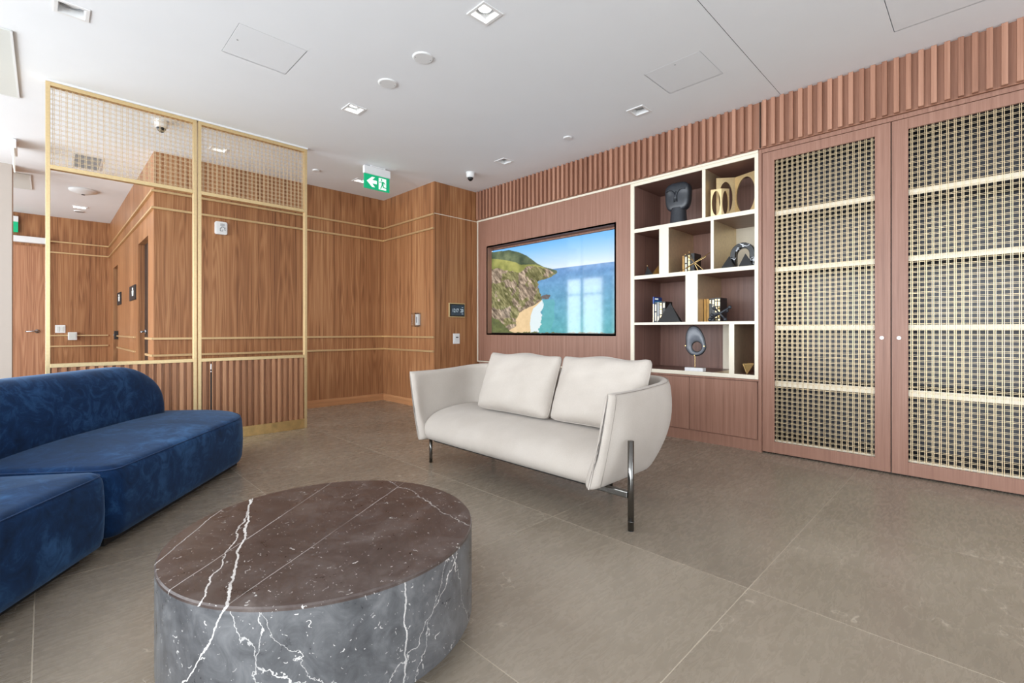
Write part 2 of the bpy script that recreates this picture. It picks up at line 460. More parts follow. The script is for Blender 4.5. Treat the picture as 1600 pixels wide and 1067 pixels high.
# window walls (left of and behind the camera)
g = G().plate(-3.2, 11.5, 0, CEIL, [(y - WIN_W / 2, y + WIN_W / 2, WIN_Z0, WIN_Z1) for y in WIN_LEFT], lambda a, b: (-3.6, a, b))
for y in WIN_LEFT:
    for s in (-1, 1): g.box(-3.75, -3.6, y + s * WIN_W / 2 - 0.001, y + s * WIN_W / 2 + 0.001, WIN_Z0, WIN_Z1)
struct(g.out('wall_left', M['white']), 'white window wall left of the lounge')
g = G().plate(-3.75, 5.2, 0, CEIL, [(x - WIN_W / 2, x + WIN_W / 2, WIN_Z0, WIN_Z1) for x in WIN_FRONT], lambda a, b: (a, -3.0, b))
struct(g.out('wall_front', M['white']), 'white window wall behind the camera')
k = 0
for ax, cs in ((0, WIN_LEFT), (1, WIN_FRONT)):
    for c in cs:
        k += 1
        P = (lambda a, z, d: (-3.6 + d, a, z)) if ax == 0 else (lambda a, z, d: (a, -3.0 + d, z))
        R = lambda a0, a1, z0, z1: [(a0, z0), (a1, z0), (a1, z1), (a0, z1)]
        a0, a1 = c - WIN_W / 2, c + WIN_W / 2
        f = G().prism(R(a0, a0 + 0.05, WIN_Z0, WIN_Z1), P, -0.06, 0.01).prism(R(a1 - 0.05, a1, WIN_Z0, WIN_Z1), P, -0.06, 0.01)
        f.prism(R(a0, a1, WIN_Z0, WIN_Z0 + 0.05), P, -0.06, 0.01).prism(R(a0, a1, WIN_Z1 - 0.05, WIN_Z1), P, -0.06, 0.01)
        w = struct(f.out('window_%d' % k, M['greyplastic']), 'tall daylight window')
        G().prism(R(c - 0.025, c + 0.025, WIN_Z0, WIN_Z1), P, -0.06, 0.0).out('mullion', M['greyplastic'], w)
        G().prism(R(a0, a1, 2.2, 2.24), P, -0.06, 0.0).out('transom', M['greyplastic'], w)
        G().prism(R(a0, a1, WIN_Z0, WIN_Z1), P, -0.14, -0.13).out('pane', M['clear'], w)

# washroom doors (dark leaves set back in the openings), corridor door
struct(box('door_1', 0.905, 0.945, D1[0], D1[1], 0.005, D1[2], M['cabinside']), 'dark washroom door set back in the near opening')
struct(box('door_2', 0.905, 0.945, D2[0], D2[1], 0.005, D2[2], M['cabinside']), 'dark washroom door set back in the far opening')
def lever(parent, x, y, z, dirx, diry, nx, ny):
    """lever handle: rose, neck, lever; n = outward normal, dir = lever direction"""
    h = G().tube([(x, y, z), (x + nx * 0.012, y + ny * 0.012, z)], 0.032, 20).tube([(x, y, z), (x + nx * 0.06, y + ny * 0.06, z)], 0.012, 12)
    h.tube([(x + nx * 0.055, y + ny * 0.055, z), (x + nx * 0.055 + dirx * 0.05, y + ny * 0.055 + diry * 0.05, z), (x + nx * 0.055 + dirx * 0.14, y + ny * 0.055 + diry * 0.14, z - 0.006)], [0.012, 0.011, 0.009], 12)
    return h.out('door_handle', M['chrome'], parent, smooth=True)
lever(bpy.data.objects['door_1'], 0.905, 7.50, 1.03, 0, -1, -1, 0)
d3 = struct(box('door_3', -0.95, 0.0, 11.275, 11.30, 0.005, 2.46, M['doorwood']), 'walnut veneer corridor door')
lever(d3, -0.10, 11.275, 1.03, -1, 0, 0, -1)
struct(G().box(-0.99, -0.95, 11.26, 11.30, 0, 2.5).box(0.0, 0.035, 11.26, 11.30, 0, 2.5).box(-0.99, 0.035, 11.26, 11.30, 2.46, 2.5).out('trim_11', v_), 'veneer frame around the corridor door')
t = thing('door_closer', 'long white door operator box above the corridor door', 'door closer', (-0.46, 11.27, 2.5))
box('cover', -0.95, 0.02, 11.17, 11.30, 2.50, 2.60, M['whiteplastic'], t, bevel=0.006)
box('end_cap', 0.02, 0.028, 11.175, 11.30, 2.503, 2.597, M['greyplastic'], t)

# rails (continuous bronze profiles) and skirting
n_tr = 0
def rail(nm_label, pts_boxes):
    global n_tr
    n_tr += 1
    g = G()
    for b in pts_boxes: g.box(*b)
    struct(g.out('trim_%d' % (20 + n_tr), M['rail'], bevel=0.0015), nm_label)
for z, w in ((0.77, 'lower handrail line'), (0.955, 'upper handrail line'), (2.385, 'lower cornice line'), (2.57, 'upper cornice line')):
    z0, z1 = z - 0.012, z + 0.012
    rail('bronze ' + w + ' on the back wall', [(0.815, 3.62, 6.375, 6.40, z0, z1)])
    rail('bronze ' + w + ' on the return wall', [(3.595, 3.62, 5.102, 6.375, z0, z1)])
    if z > 1: rail('bronze ' + w + ' on the side wall', [(0.815, 0.84, 6.40, 11.30, z0, z1)])
    else: rail('bronze ' + w + ' on the side wall', [(0.815, 0.84, 6.40, 6.86, z0, z1), (0.815, 0.84, 7.85, 9.90, z0, z1)])
    rail('bronze ' + w + ' on the corridor end wall', [(0.035 if z < 2.5 else 0.03, 0.815, 11.275, 11.30, z0, z1)])
struct(box('baseboard_back', 0.84, 3.60, 6.382, 6.40, 0, 0.10, M['basewood'], bevel=0.001), 'light walnut skirting below the back wall')
struct(box('baseboard_alcove', 3.602, 3.62, 5.10, 6.382, 0, 0.10, M['basewood'], bevel=0.001), 'light walnut skirting below the return wall')
struct(box('trim_1', 3.62, 4.35, 5.096, 5.10, 2.578, 2.586, M['cream']), 'thin brass line on the thermostat wall')

# ------------------------------------------------------------------ right wall joinery
# television panel with its recess
TV = (2.831, 4.885, 1.004, 2.193)
g = G().plate(2.63, 5.09, 0.612, 2.58, [TV], lambda a, b: (XR, a, b))
ya, yb, za, zb = TV
g.box(XR, XR + 0.12, ya - 0.02, ya, za, zb).box(XR, XR + 0.12, yb, yb + 0.02, za, zb)
g.box(XR, XR + 0.12, ya - 0.02, yb + 0.02, za - 0.02, za).box(XR, XR + 0.12, ya - 0.02, yb + 0.02, zb, zb + 0.02)
g.box(XR + 0.12, XR + 0.14, ya - 0.02, yb + 0.02, za - 0.02, zb + 0.02)
struct(g.out('wall_right', M['brownwood']), 'reddish brown wood panel wall around the television')
struct(box('trim_2', XR - 0.012, XR + 0.01, 1.387, 5.095, 2.575, 2.597, M['cream'], bevel=0.001), 'pale brass line under the slatted frieze')
struct(box('trim_3', XR - 0.012, XR + 0.01, 2.635, 5.095, 0.604, 0.618, M['cream'], bevel=0.001), 'pale brass line below the television panel')
struct(box('trim_4', XR - 0.012, XR + 0.01, 5.080, 5.095, 0.618, 2.575, M['cream'], bevel=0.001), 'pale brass line at the end of the television panel')
# slatted frieze
fz = struct(box('trim_5', 4.352, 4.40, -1.2, 5.10, 2.602, CEIL, M['frieze']), 'slatted wood frieze under the ceiling')
slat_me = None
def frieze_slat(y):
    global slat_me
    if slat_me is None:
        o = G().box(4.318, 4.352, -0.015, 0.015, 2.606, 2.998).out('slat', M['frieze'], fz, bevel=0.0012); slat_me = o.data
        o.location.y = y
    else:
        o = bpy.data.objects.new('slat', slat_me); COL.objects.link(o); o.parent = fz; o.location.y = y
        m = o.modifiers.new('bevel', 'BEVEL'); m.width = 0.0012; m.segments = 1
y = 5.06
while y > 1.40: frieze_slat(y); y -= 0.0670
y = 1.329
while y > -1.2: frieze_slat(y); y -= 0.0670
box('joint_strip', 4.340, 4.353, 1.366, 1.371, 2.606, 2.998, M['dark'], fz)

# base cabinets below bookcase and television
def base_cabinet(lab, y0, y1, doors):
    t = thing('base_cabinet', lab, 'cabinet', (4.6, (y0 + y1) / 2, 0), 'low cabinets along the right wall')
    box('carcass', XR + 0.022, 4.98, y0, y1, 0.10, 0.60, M['brownwood'], t)
    box('plinth', XR + 0.012, 4.98, y0, y1, 0.0, 0.10, M['brownwood'], t)
    box('top_strip', XR, XR + 0.03, y0, y1, 0.606, 0.622, M['brownwood'], t)
    for a, b in doors:
        d = box('door', XR, XR + 0.02, a + 0.002, b - 0.002, 0.106, 0.602, M['brownwood'], t, bevel=0.001)
base_cabinet('low two-door wood cabinet under the open bookcase', 1.387, 2.63, [(1.397, 1.999), (1.999, 2.605)])
base_cabinet('low wood cabinet under the television behind the cream sofa', 2.632, 5.09, [(2.64, 3.24), (3.24, 3.85), (3.85, 4.46), (4.46, 5.07)])

# open bookcase
XB = 4.92
bc = thing('bookcase', 'open brass-edged built-in bookcase with staggered shelves of ornaments', 'bookcase', (4.6, 2.0, 0.624))
shwood, cr, bl = M['shadedwood'], M['cream'], M['brasslining']
box('back_panel', XB, XB + 0.02, 1.39, 2.63, 0.624, 2.575, shwood, bc)
box('side_panel', XR + 0.012, XB, 2.592, 2.63, 0.624, 2.575, shwood, bc)
box('side_panel', XR + 0.012, XB, 1.388, 1.416, 0.624, 2.575, shwood, bc)
box('top_panel', XR + 0.012, XB, 1.416, 2.592, 2.55, 2.575, shwood, bc)
box('bottom_panel', XR + 0.012, XB, 1.416, 2.592, 0.624, 0.656, shwood, bc)
for a in ((2.590, 2.632, 0.624, 2.575), (1.387, 1.417, 0.624, 2.575), (1.417, 2.590, 0.624, 0.660), (1.417, 2.590, 2.545, 2.575)):
    box('edging', XR - 0.004, XR + 0.012, *a, cr, bc, bevel=0.001)
SH = [(2.060, 2.098), (1.575, 1.612), (1.102, 1.128)]
for z0, z1 in SH:
    s_ = box('shelf', XR + 0.008, XB, 1.416, 2.592, z0, z1, shwood, bc)
    box('edging', XR, XR + 0.008, 1.417, 2.590, z0, z1, cr, s_)
for y0, y1, z0, z1 in ((1.846, 1.876, 2.098, 2.55), (2.210, 2.309, 1.612, 2.060), (1.769, 1.796, 1.612, 2.060), (1.919, 2.037, 1.128, 1.575), (1.588, 1.633, 0.656, 1.102)):
    d_ = box('divider', XR + 0.008, XB, y0, y1, z0, z1, bl, bc)
    box('edging', XR, XR + 0.008, y0, y1, z0, z1, cr, d_)
box('brass_back', XB - 0.006, XB, 1.416, 1.769, 1.612, 2.060, cr, bc)
box('brass_back', XB - 0.006, XB, 1.633, 1.900, 0.656, 1.102, cr, bc)
box('brass_floor', XR + 0.03, XB - 0.006, 1.633, 1.78, 0.656, 0.659, bl, bc)
box('brass_side', XR + 0.02, XB - 0.006, 1.416, 1.420, 1.612, 2.060, bl, bc)

# mesh-fronted display cabinet
def wire_mesh(g, P, a0, a1, z0, z1, pitch=0.0375, gap=0.0092, rv=0.0016, rh=0.0011, amp=0.0022):
    """woven double-wire grille; P(a, z, d) gives the point, d = out of the plane"""
    def bar(pts, ru, axis):
        k = len(g.v)
        for a, z, d in pts:
            for su, sd in ((-1, -1), (1, -1), (1, 1), (-1, 1)):
                g.v.append(tuple(P(a + (su * ru if axis else 0), z + (0 if axis else su * ru), d + sd * ru)))
        for i in range(len(pts) - 1):
            for j in range(4): g.f.append((k + 4 * i + j, k + 4 * i + (j + 1) % 4, k + 4 * i + 4 + (j + 1) % 4, k + 4 * i + 4 + j))
    na, nz = int(round((a1 - a0) / pitch)), int(round((z1 - z0) / pitch))
    pa, pz = (a1 - a0) / na, (z1 - z0) / nz
    va = sorted([a0 + pa * (i + 0.5) + s * gap / 2 for i in range(na) for s in (-1, 1)])
    hz = sorted([z0 + pz * (i + 0.5) + s * gap / 2 for i in range(nz) for s in (-1, 1)])
    for a in va: bar([(a, z0, 0), (a, z1, 0)], rv, True)
    for j, z in enumerate(hz):
        pts = [(a0, z, 0)] + [(a, z, amp if (i + j) % 2 else -amp) for i, a in enumerate(va)] + [(a1, z, 0)]
        bar(pts, rh, False)
    return g

dc = thing('display_cabinet', 'tall wood display cabinet with brass mesh doors and pale shelves', 'cabinet', (4.7, 0.49, 0))
CY0, CY1 = -0.375, 1.363
XD = 4.375                                                        # door face
box('plinth', XD + 0.05, 4.98, CY0, CY1, 0.0, 0.03, M['cabinside'], dc)
box('back_panel', 4.82, 4.84, CY0, CY1, 0.03, 2.575, M['backglass'], dc)
for a, b in ((CY0, CY0 + 0.02), (CY1 - 0.02, CY1), (0.484, 0.502)): box('side_panel', XD + 0.03, 4.82, a, b, 0.03, 2.575, M['cabinside'], dc)
box('top_panel', XD + 0.03, 4.82, CY0 + 0.02, CY1 - 0.02, 2.545, 2.575, M['cabinside'], dc)
for z0, z1 in ((2.018, 2.058), (1.545, 1.580), (1.052, 1.086), (0.574, 0.620), (0.055, 0.118)):
    for a, b in ((CY0 + 0.02, 0.484), (0.502, CY1 - 0.02)):
        s_ = box('shelf', XD + 0.045, 4.82, a, b, z0, z1, M['cabinside'], dc)
        box('edging', XD + 0.037, XD + 0.045, a, b, z0, z1, cr, s_)
for (a, b, hy) in ((0.496, 1.360, 0.546), (-0.372, 0.490, 0.448)):
    st, z0, z1 = 0.092, 0.012, 2.565
    d = thing_door = box('door', XD, XD + 0.026, a, a + st, z0, z1, M['brownwood'], dc, bevel=0.0015)
    box('stile', XD, XD + 0.026, b - st, b, z0, z1, M['brownwood'], d, bevel=0.0015)
    box('rail', XD, XD + 0.026, a + st, b - st, z0, 0.105, M['brownwood'], d, bevel=0.0015)
    box('rail', XD, XD + 0.026, a + st, b - st, 2.487, z1, M['brownwood'], d, bevel=0.0015)
    w = wire_mesh(G(), lambda p, q, e: (XD + 0.016 + e, p, q), a + st, b - st, 0.105, 2.487).out('wire_mesh', M['wire'], d)
    w['kind'] = 'stuff'
    G().tube([(XD, hy, 0.993), (XD - 0.006, hy, 0.993)], 0.012, 18).tube([(XD - 0.006, hy, 0.993), (XD - 0.009, hy, 0.993)], 0.006, 12).out('lock', M['chrome'], d)
# remaining run of the right wall beyond the picture
struct(box('trim_6', XR, XR + 0.03, -3.0, CY0, 0, 2.60, M['brownwood']), 'plain wood panelling continuing along the right wall')
struct(box('trim_7', XD - 0.004, XD + 0.02, CY0, CY1, 2.568, 2.60, M['brownwood']), 'wood head strip above the mesh doors')
struct(box('trim_8', XR + 0.004, XR + 0.04, 1.363, 1.387, 0, 2.60, M['brownwood']), 'wood filler strip between bookcase and display cabinet')

# ------------------------------------------------------------------ television
tv = thing('television', 'wall-recessed flat television showing a sunny cliff coast', 'television', (4.46, 3.85, 1.008))
SY0, SY1, SZ0, SZ1 = 2.826, 4.884, 1.014, 2.156
box('casing', 4.445, 4.478, SY0, SY1, 1.006, 2.164, M['black'], tv, bevel=0.002)
box('lower_bezel', 4.436, 4.446, SY0, SY1, 1.006, SZ0, M['black'], tv)
box('badge', 4.433, 4.437, 3.95, 3.98, 1.004, 1.010, M['greyplastic'], tv)

def vnoise(x, y, seed):
    rs = np.random.RandomState(seed); T = rs.rand(128, 128)
    xi, yi = np.floor(x).astype(int), np.floor(y).astype(int); fx, fy = x - xi, y - yi
    fx = fx * fx * (3 - 2 * fx); fy = fy * fy * (3 - 2 * fy)
    t = lambda a, b: T[a % 128, b % 128]
    return (t(xi, yi) * (1 - fx) + t(xi + 1, yi) * fx) * (1 - fy) + (t(xi, yi + 1) * (1 - fx) + t(xi + 1, yi + 1) * fx) * fy
def fbm(x, y, seed, o=4):
    r = 0; a = 0.5
    for k in range(o): r = r + a * vnoise(x * 2 ** k, y * 2 ** k, seed + k); a *= 0.55
    return r
def coast(s, t):
    """colours (sRGB 0-255) of the coast picture, s to the right, t up"""
    I = lambda v, pts: np.interp(v, [p[0] for p in pts], [p[1] for p in pts])
    n1 = fbm(s * 14, t * 9, 3); n2 = fbm(s * 40, t * 26, 11); n3 = fbm(s * 90 + t * 40, t * 26, 21)
    col = np.zeros(s.shape + (3,))
    mix = lambda m, c: col * (1 - m[..., None]) + np.array(c, float) * m[..., None]
    sky = np.clip((t - 0.69) / 0.31, 0, 1)[..., None]
    col = np.array([222, 236, 248.]) * (1 - sky) + np.array([112, 186, 248.]) * sky
    # sea
    hz = 0.69
    dpt = np.clip((hz - t) / hz, 0, 1)[..., None]
    sea = np.array([104, 150, 204.]) * (1 - dpt) + np.array([84, 168, 176.]) * dpt
    sea = sea + (n2[..., None] - 0.45) * 40
    m = (t < hz).astype(float); col = col * (1 - m[..., None]) + sea * m[..., None]
    ridge = I(s, [(0, .985), (.17, .975), (.26, .93), (.33, .875), (.41, .78), (.475, .722), (.525, .697), (.575, .667), (.60, 0)])
    edge = I(t, [(0, .155), (.024, .17), (.079, .235), (.149, .225), (.23, .26), (.281, .33), (.317, .40), (.366, .45), (.486, .432), (.574, .412), (.586, .47), (.604, .525), (.64, .572), (.667, .575), (1, .6)])
    edge = edge + (n2 - 0.45) * 0.03
    sand = I(t, [(0, .36), (.018, .358), (.092, .358), (.185, .363), (.272, .385), (.347, .447), (.36, .45), (.37, 0)])
    surf = I(t, [(0, .425), (.019, .423), (.156, .457), (.248, .452), (.326, .461), (.36, .45), (.37, 0)])
    teal = (t < .42) & (s < surf + .1) & (t < hz)
    col = mix((teal & (n1 > .42)).astype(float) * 0.5, (96, 182, 176))
    m = (s < surf + (n2 - .45) * .05).astype(float); col = mix(m * 0.9, (236, 242, 244))
    m = (s < sand + (n1 - .45) * .015).astype(float); col = mix(m, (228, 198, 152)); col = col + m[..., None] * (n2[..., None] - .45) * 20
    land = (t < ridge) & (s < edge)
    rock = np.stack([138 + (n3 - .45) * 230, 122 + (n3 - .45) * 210, 104 + (n3 - .45) * 190], -1)
    grn = (n1 > .5)[..., None]
    rock = np.where(grn, rock * 0.72 + np.array([14, 24, -4.]), rock)
    col = np.where(land[..., None], rock, col)
    mtop = I(s, [(0, .906), (.12, .869), (.23, .82), (.27, .784), (.4, .765), (.5, .7), (.6, .6)])
    ctop = I(s, [(0, .774), (.075, .777), (.155, .728), (.27, .696), (.33, .755), (.41, .738), (.49, .70), (.56, .67)]) + (n2 - .45) * .03
    mead = np.stack([150 + (n1 - .45) * 130, 152 + (n1 - .45) * 110, 84 + (n1 - .45) * 80], -1)
    col = np.where((land & (t > ctop))[..., None], mead, col)
    hill = np.stack([84 + (n1 - .45) * 120, 100 + (n1 - .45) * 110, 74 + (n1 - .45) * 80], -1)
    col = np.where((land & (t > mtop))[..., None], hill, col)
    m = (t < I(s, [(0, .19), (.1, .12), (.17, .03), (.2, 0)]) + (n2 - .45) * .06)
    col = np.where(m[..., None], np.stack([70 + n2 * 50, 78 + n2 * 50, 46 + n2 * 30], -1), col)
    rk = ((s - .49) ** 2 / .035 ** 2 + (t - .395) ** 2 / .028 ** 2) < n2 * 1.9
    col = np.where(rk[..., None], np.array([82, 78, 78.]) + n3[..., None] * 40, col)
    return np.clip(col, 0, 255)
NXS, NZS = 340, 190
ss, tt = np.meshgrid(np.linspace(0, 1, NXS), np.linspace(0, 1, NZS))
rgb = coast(ss, tt) / 255.0
rgb = np.where(rgb <= 0.04045, rgb / 12.92, ((rgb + 0.055) / 1.055) ** 2.4)
sv = [(4.440, SY1 - a * (SY1 - SY0), SZ0 + b * (SZ1 - SZ0)) for b in np.linspace(0, 1, NZS) for a in np.linspace(0, 1, NXS)]
sf = [(j * NXS + i, j * NXS + i + 1, (j + 1) * NXS + i + 1, (j + 1) * NXS + i) for j in range(NZS - 1) for i in range(NXS - 1)]
def screen_mat():
    n = NT('television_picture')
    a = n.n('ShaderNodeVertexColor'); a.layer_name = 'picture'
    return n.set(col=(0.01, 0.01, 0.012, 1), rough=0.06, spec=0.7, emis=a.outputs[0], estr=0.95)
scr = mesh('screen', sv, sf, screen_mat(), tv)
ca = scr.data.color_attributes.new('picture', 'FLOAT_COLOR', 'POINT')
ca.data.foreach_set('color', np.concatenate([rgb, np.ones(rgb.shape[:2] + (1,))], -1).reshape(-1).astype(np.float32))

# ------------------------------------------------------------------ brass partition
PY = 5.14
def partition(lab, x0, x1, with_rod):
    t = thing('mesh_partition', lab, 'partition', ((x0 + x1) / 2, PY, 0), 'brass framed partition panels')
    br = M['brass']; y0, y1 = PY - 0.004, PY + 0.046; w = 0.027
    for a in (x0, x1 - w): box('post', a, a + w, y0, y1, 0.0, 2.985, br, t, bevel=0.0015)
    box('top_rail', x0 + w, x1 - w, y0, y1, 2.955, 2.985, br, t, bevel=0.0015)
    box('mid_rail', x0 + w, x1 - w, y0, y1, 2.308, 2.340, br, t, bevel=0.0015)
    box('sill_rail', x0 + w, x1 - w, y0, y1, 0.755, 0.785, br, t, bevel=0.0015)
    box('kickplate', x0 + w, x1 - w, y0, y1, 0.0, 0.102, M['brasskick'], t, bevel=0.0015)
    box('backing', x0 + w, x1 - w, PY + 0.024, PY + 0.042, 0.102, 0.755, M['slat'], t)
    m = wire_mesh(G(), lambda p, q, e: (p, PY + 0.02 + e, q), x0 + w, x1 - w, 2.340, 2.955).out('wire_mesh', M['wire'], t)
    m['kind'] = 'stuff'
    n = 17; pit = (x1 - x0 - 2 * w) / n; proto = None
    for i in range(n):
        xc = x0 + w + (i + 0.42) * pit
        if with_rod and i == 1: continue
        if proto is None:
            proto = box('slat', xc - 0.0155, xc + 0.0155, PY - 0.001, PY + 0.024, 0.102, 0.755, M['slat'], t, bevel=0.001); px = xc
        else:
            o = proto.copy(); COL.objects.link(o); o.location.x = xc - px
    if with_rod:
        xc = x0 + w + 1.42 * pit
        box('slat', xc - 0.0155, xc - 0.007, PY - 0.001, PY + 0.024, 0.102, 0.755, M['slat'], t)
        box('slat', xc + 0.007, xc + 0.0155, PY - 0.001, PY + 0.024, 0.102, 0.755, M['slat'], t)
        r = box('bolt_rod', xc - 0.005, xc + 0.005, PY + 0.004, PY + 0.024, 0.106, 0.68, M['black'], t)
        G().tube([(xc, PY + 0.004, 0.68), (xc, PY + 0.004, 0.73)], 0.006, 10).tube([(xc, PY + 0.001, 0.655), (xc, PY + 0.001, 0.665)], 0.006, 10).out('bolt_pin', M['chrome'], r)
partition('left brass partition panel with woven mesh top, behind the navy sofa', 0.0, 0.993, False)
partition('right brass partition panel with woven mesh top and black bolt rod', 1.003, 1.995, True)
struct(box('trim_9', -0.005, 2.0, PY - 0.012, PY + 0.055, 2.985, CEIL, M['white']), 'white ceiling track above the partition')

# ------------------------------------------------------------------ cream sofa
sf_ = thing('cream_sofa', 'cream fabric two-seat sofa on slim dark metal legs', 'sofa', (2.5, 2.31, 0))
def arc(cx, cy, r, a0, a1, n): return [(cx + r * cos(radians(a0 + (a1 - a0) * i / n)), cy + r * sin(radians(a0 + (a1 - a0) * i / n))) for i in range(n + 1)]
def shell_path(fl):
    """plan of the shell's outer face; fl = flare outwards"""
    yn, yf, xb, r = 1.452 - fl, 3.160 + fl * 1.08, 2.765 + fl * 0.9, 0.20 + fl * 0.6
    xs = [2.10 + (xb - r - 2.10) * i / 8 for i in range(8)]
    p = [(x, yn) for x in xs] + arc(xb - r, yn + r, r, -90, 0, 9)
    ys = [yn + r + (yf - yn - 2 * r) * i / 10 for i in range(1, 10)]
    p += [(xb, y) for y in ys] + arc(xb - r, yf - r, r, 0, 90, 9) + [(x, yf) for x in xs[::-1]]
    return p
NP = len(shell_path(0))
prof_t = [0.0, 0.08, 0.25, 0.5, 0.75, 0.92]                      # height fractions along the outer face
def shell_section(i):
    """closed loop of points for path station i"""
    u = i / (NP - 1); end = min(u, 1 - u)
    back = min(1.0, max(0.0, (end - 0.05) / 0.28))
    ztop = 0.722 + 0.035 * back * back * (3 - 2 * back)
    zbot = 0.195; H = ztop - zbot; T = 0.068
    e_ = min(i, NP - 1 - i); bulge = 0.006 + (0.052 * (1 - math.exp(-e_ / 0.8)) if e_ < 12 else 0.044 * max(0.3, 1 - (e_ - 11) / 10))
    def pt(z, inn):
        f = (z - zbot) / 0.53 * 0.108 + bulge * sin(pi * min(1, max(0, (z - zbot) / H)))
        p = shell_path(f); q = p[i]
        a = p[max(0, i - 1)]; b = p[min(NP - 1, i + 1)]
        tx, ty = b[0] - a[0], b[1] - a[1]; L = math.hypot(tx, ty); nx, ny = -ty / L, tx / L   # inwards
        return (q[0] + nx * inn, q[1] + ny * inn, z)
    loop = [pt(zbot, 0.012)] + [pt(zbot + 0.02 + (H - 0.05) * k / 6, 0.0) for k in range(7)]
    loop += [pt(ztop - 0.008, 0.010), pt(ztop, T * 0.5), pt(ztop - 0.008, T - 0.010)]
    loop += [pt(zbot + 0.02 + (H - 0.05) * k / 6, T + (0.03 if k < 2 else 0)) for k in range(6, -1, -1)] + [pt(zbot, T + 0.02)]
    return loop
secs = [shell_section(i) for i in range(NP)]
def arm_end(sec, q):
    """rounded front edge of the arm: outer and inner face close towards each other"""
    f = cos(radians(q)); m = len(sec)
    return [(p[0] - 0.036 * sin(radians(q)), p[1] * (0.5 + f / 2) + sec[m - 1 - k][1] * (0.5 - f / 2), p[2]) for k, p in enumerate(sec)]
QS = (25, 48, 68, 84)
secs = [arm_end(secs[0], q) for q in QS[::-1]] + secs + [arm_end(secs[-1], q) for q in QS]
g = G(); ns = len(secs[0])
for s_ in secs: g.v += s_
for i in range(len(secs) - 1):
    for j in range(ns): g.f.append((i * ns + j, i * ns + (j + 1) % ns, (i + 1) * ns + (j + 1) % ns, (i + 1) * ns + j))
g.f.append(tuple(range(ns))); e = (len(secs) - 1) * ns; g.f.append(tuple(range(e, e + ns))[::-1])
shell = g.out('shell', M['linen'], sf_, smooth=True, subsurf=1)
# seam that follows the arm's front and top edge
NQ = len(QS)
seam = [(secs[NQ][k][0] - 0.002, secs[NQ][k][1] - 0.0005, secs[NQ][k][2]) for k in range(1, 9)] + [(secs[i][8][0], secs[i][8][1] - 0.0005, secs[i][8][2] + 0.001) for i in range(NQ + 1, len(secs) - NQ)]
G().tube(seam, 0.0016, 6).out('seam', M['seam'], shell, smooth=True)
# waterfall seat
prof = [(2.20, 0.185), (2.15, 0.188), (2.105, 0.205), (2.085, 0.24), (2.090, 0.285), (2.125, 0.335), (2.19, 0.375), (2.28, 0.402), (2.40, 0.418), (2.55, 0.425), (2.78, 0.425), (2.78, 0.20), (2.5, 0.185)]
g = G(); NY = 40; ya, yb = 1.475, 3.135
for i in range(NY + 1):
    u = i / NY; yy = ya + (yb - ya) * u
    crown = (1 - abs(2 * u - 1) ** 3.0); mid = math.exp(-((yy - 2.31) / 0.02) ** 2)
    edge = min(u, 1 - u) * (yb - ya)
    lift = 0.03 * math.exp(-(edge / 0.06) ** 2)
    for k, (x, z) in enumerate(prof):
        top = 3 <= k <= 10
        g.v.append((x + (0.012 * (1 - crown) if 1 < k < 7 else 0), yy, z + ((crown - 1) * 0.012 + lift - mid * 0.0035 if top else 0)))
n_ = len(prof)
for i in range(NY):
    for k in range(n_): g.f.append((i * n_ + k, (i + 1) * n_ + k, (i + 1) * n_ + (k + 1) % n_, i * n_ + (k + 1) % n_))
g.f.append(tuple(range(n_))); g.f.append(tuple(range(NY * n_, NY * n_ + n_))[::-1])
g.out('seat', M['linen'], sf_, smooth=True, subsurf=1)
box('base_frame', 2.19, 2.72, 1.53, 3.09, 0.165, 0.188, M['black'], sf_, bevel=0.003)
gm = M['gunmetal']
lg = G().tube([(2.175, 1.312, 0.006), (2.175, 1.312, 0.47)], 0.0165, 18).out('leg', gm, sf_, smooth=True)
G().tube([(2.175, 1.312, 0.0), (2.175, 1.312, 0.008)], 0.015, 18).out('foot', M['black'], lg)
G().tube([(2.175, 1.312, 0.05), (2.175, 1.312, 0.052)], 0.0172, 18).out('ring', M['chrome'], lg)
G().box(2.160, 2.190, 1.325, 1.60, 0.168, 0.204).out('crossbar', M['gunmetal'], lg, bevel=0.006)
l2 = G().tube([(2.167, 3.10, 0.004), (2.167, 3.10, 0.20)], 0.0125, 18).out('leg', gm, sf_, smooth=True)
for yy in (1.78, 2.95): G().tube([(2.70, yy, 0.004), (2.70, yy, 0.19)], 0.0125, 18).out('leg', gm, sf_, smooth=True)

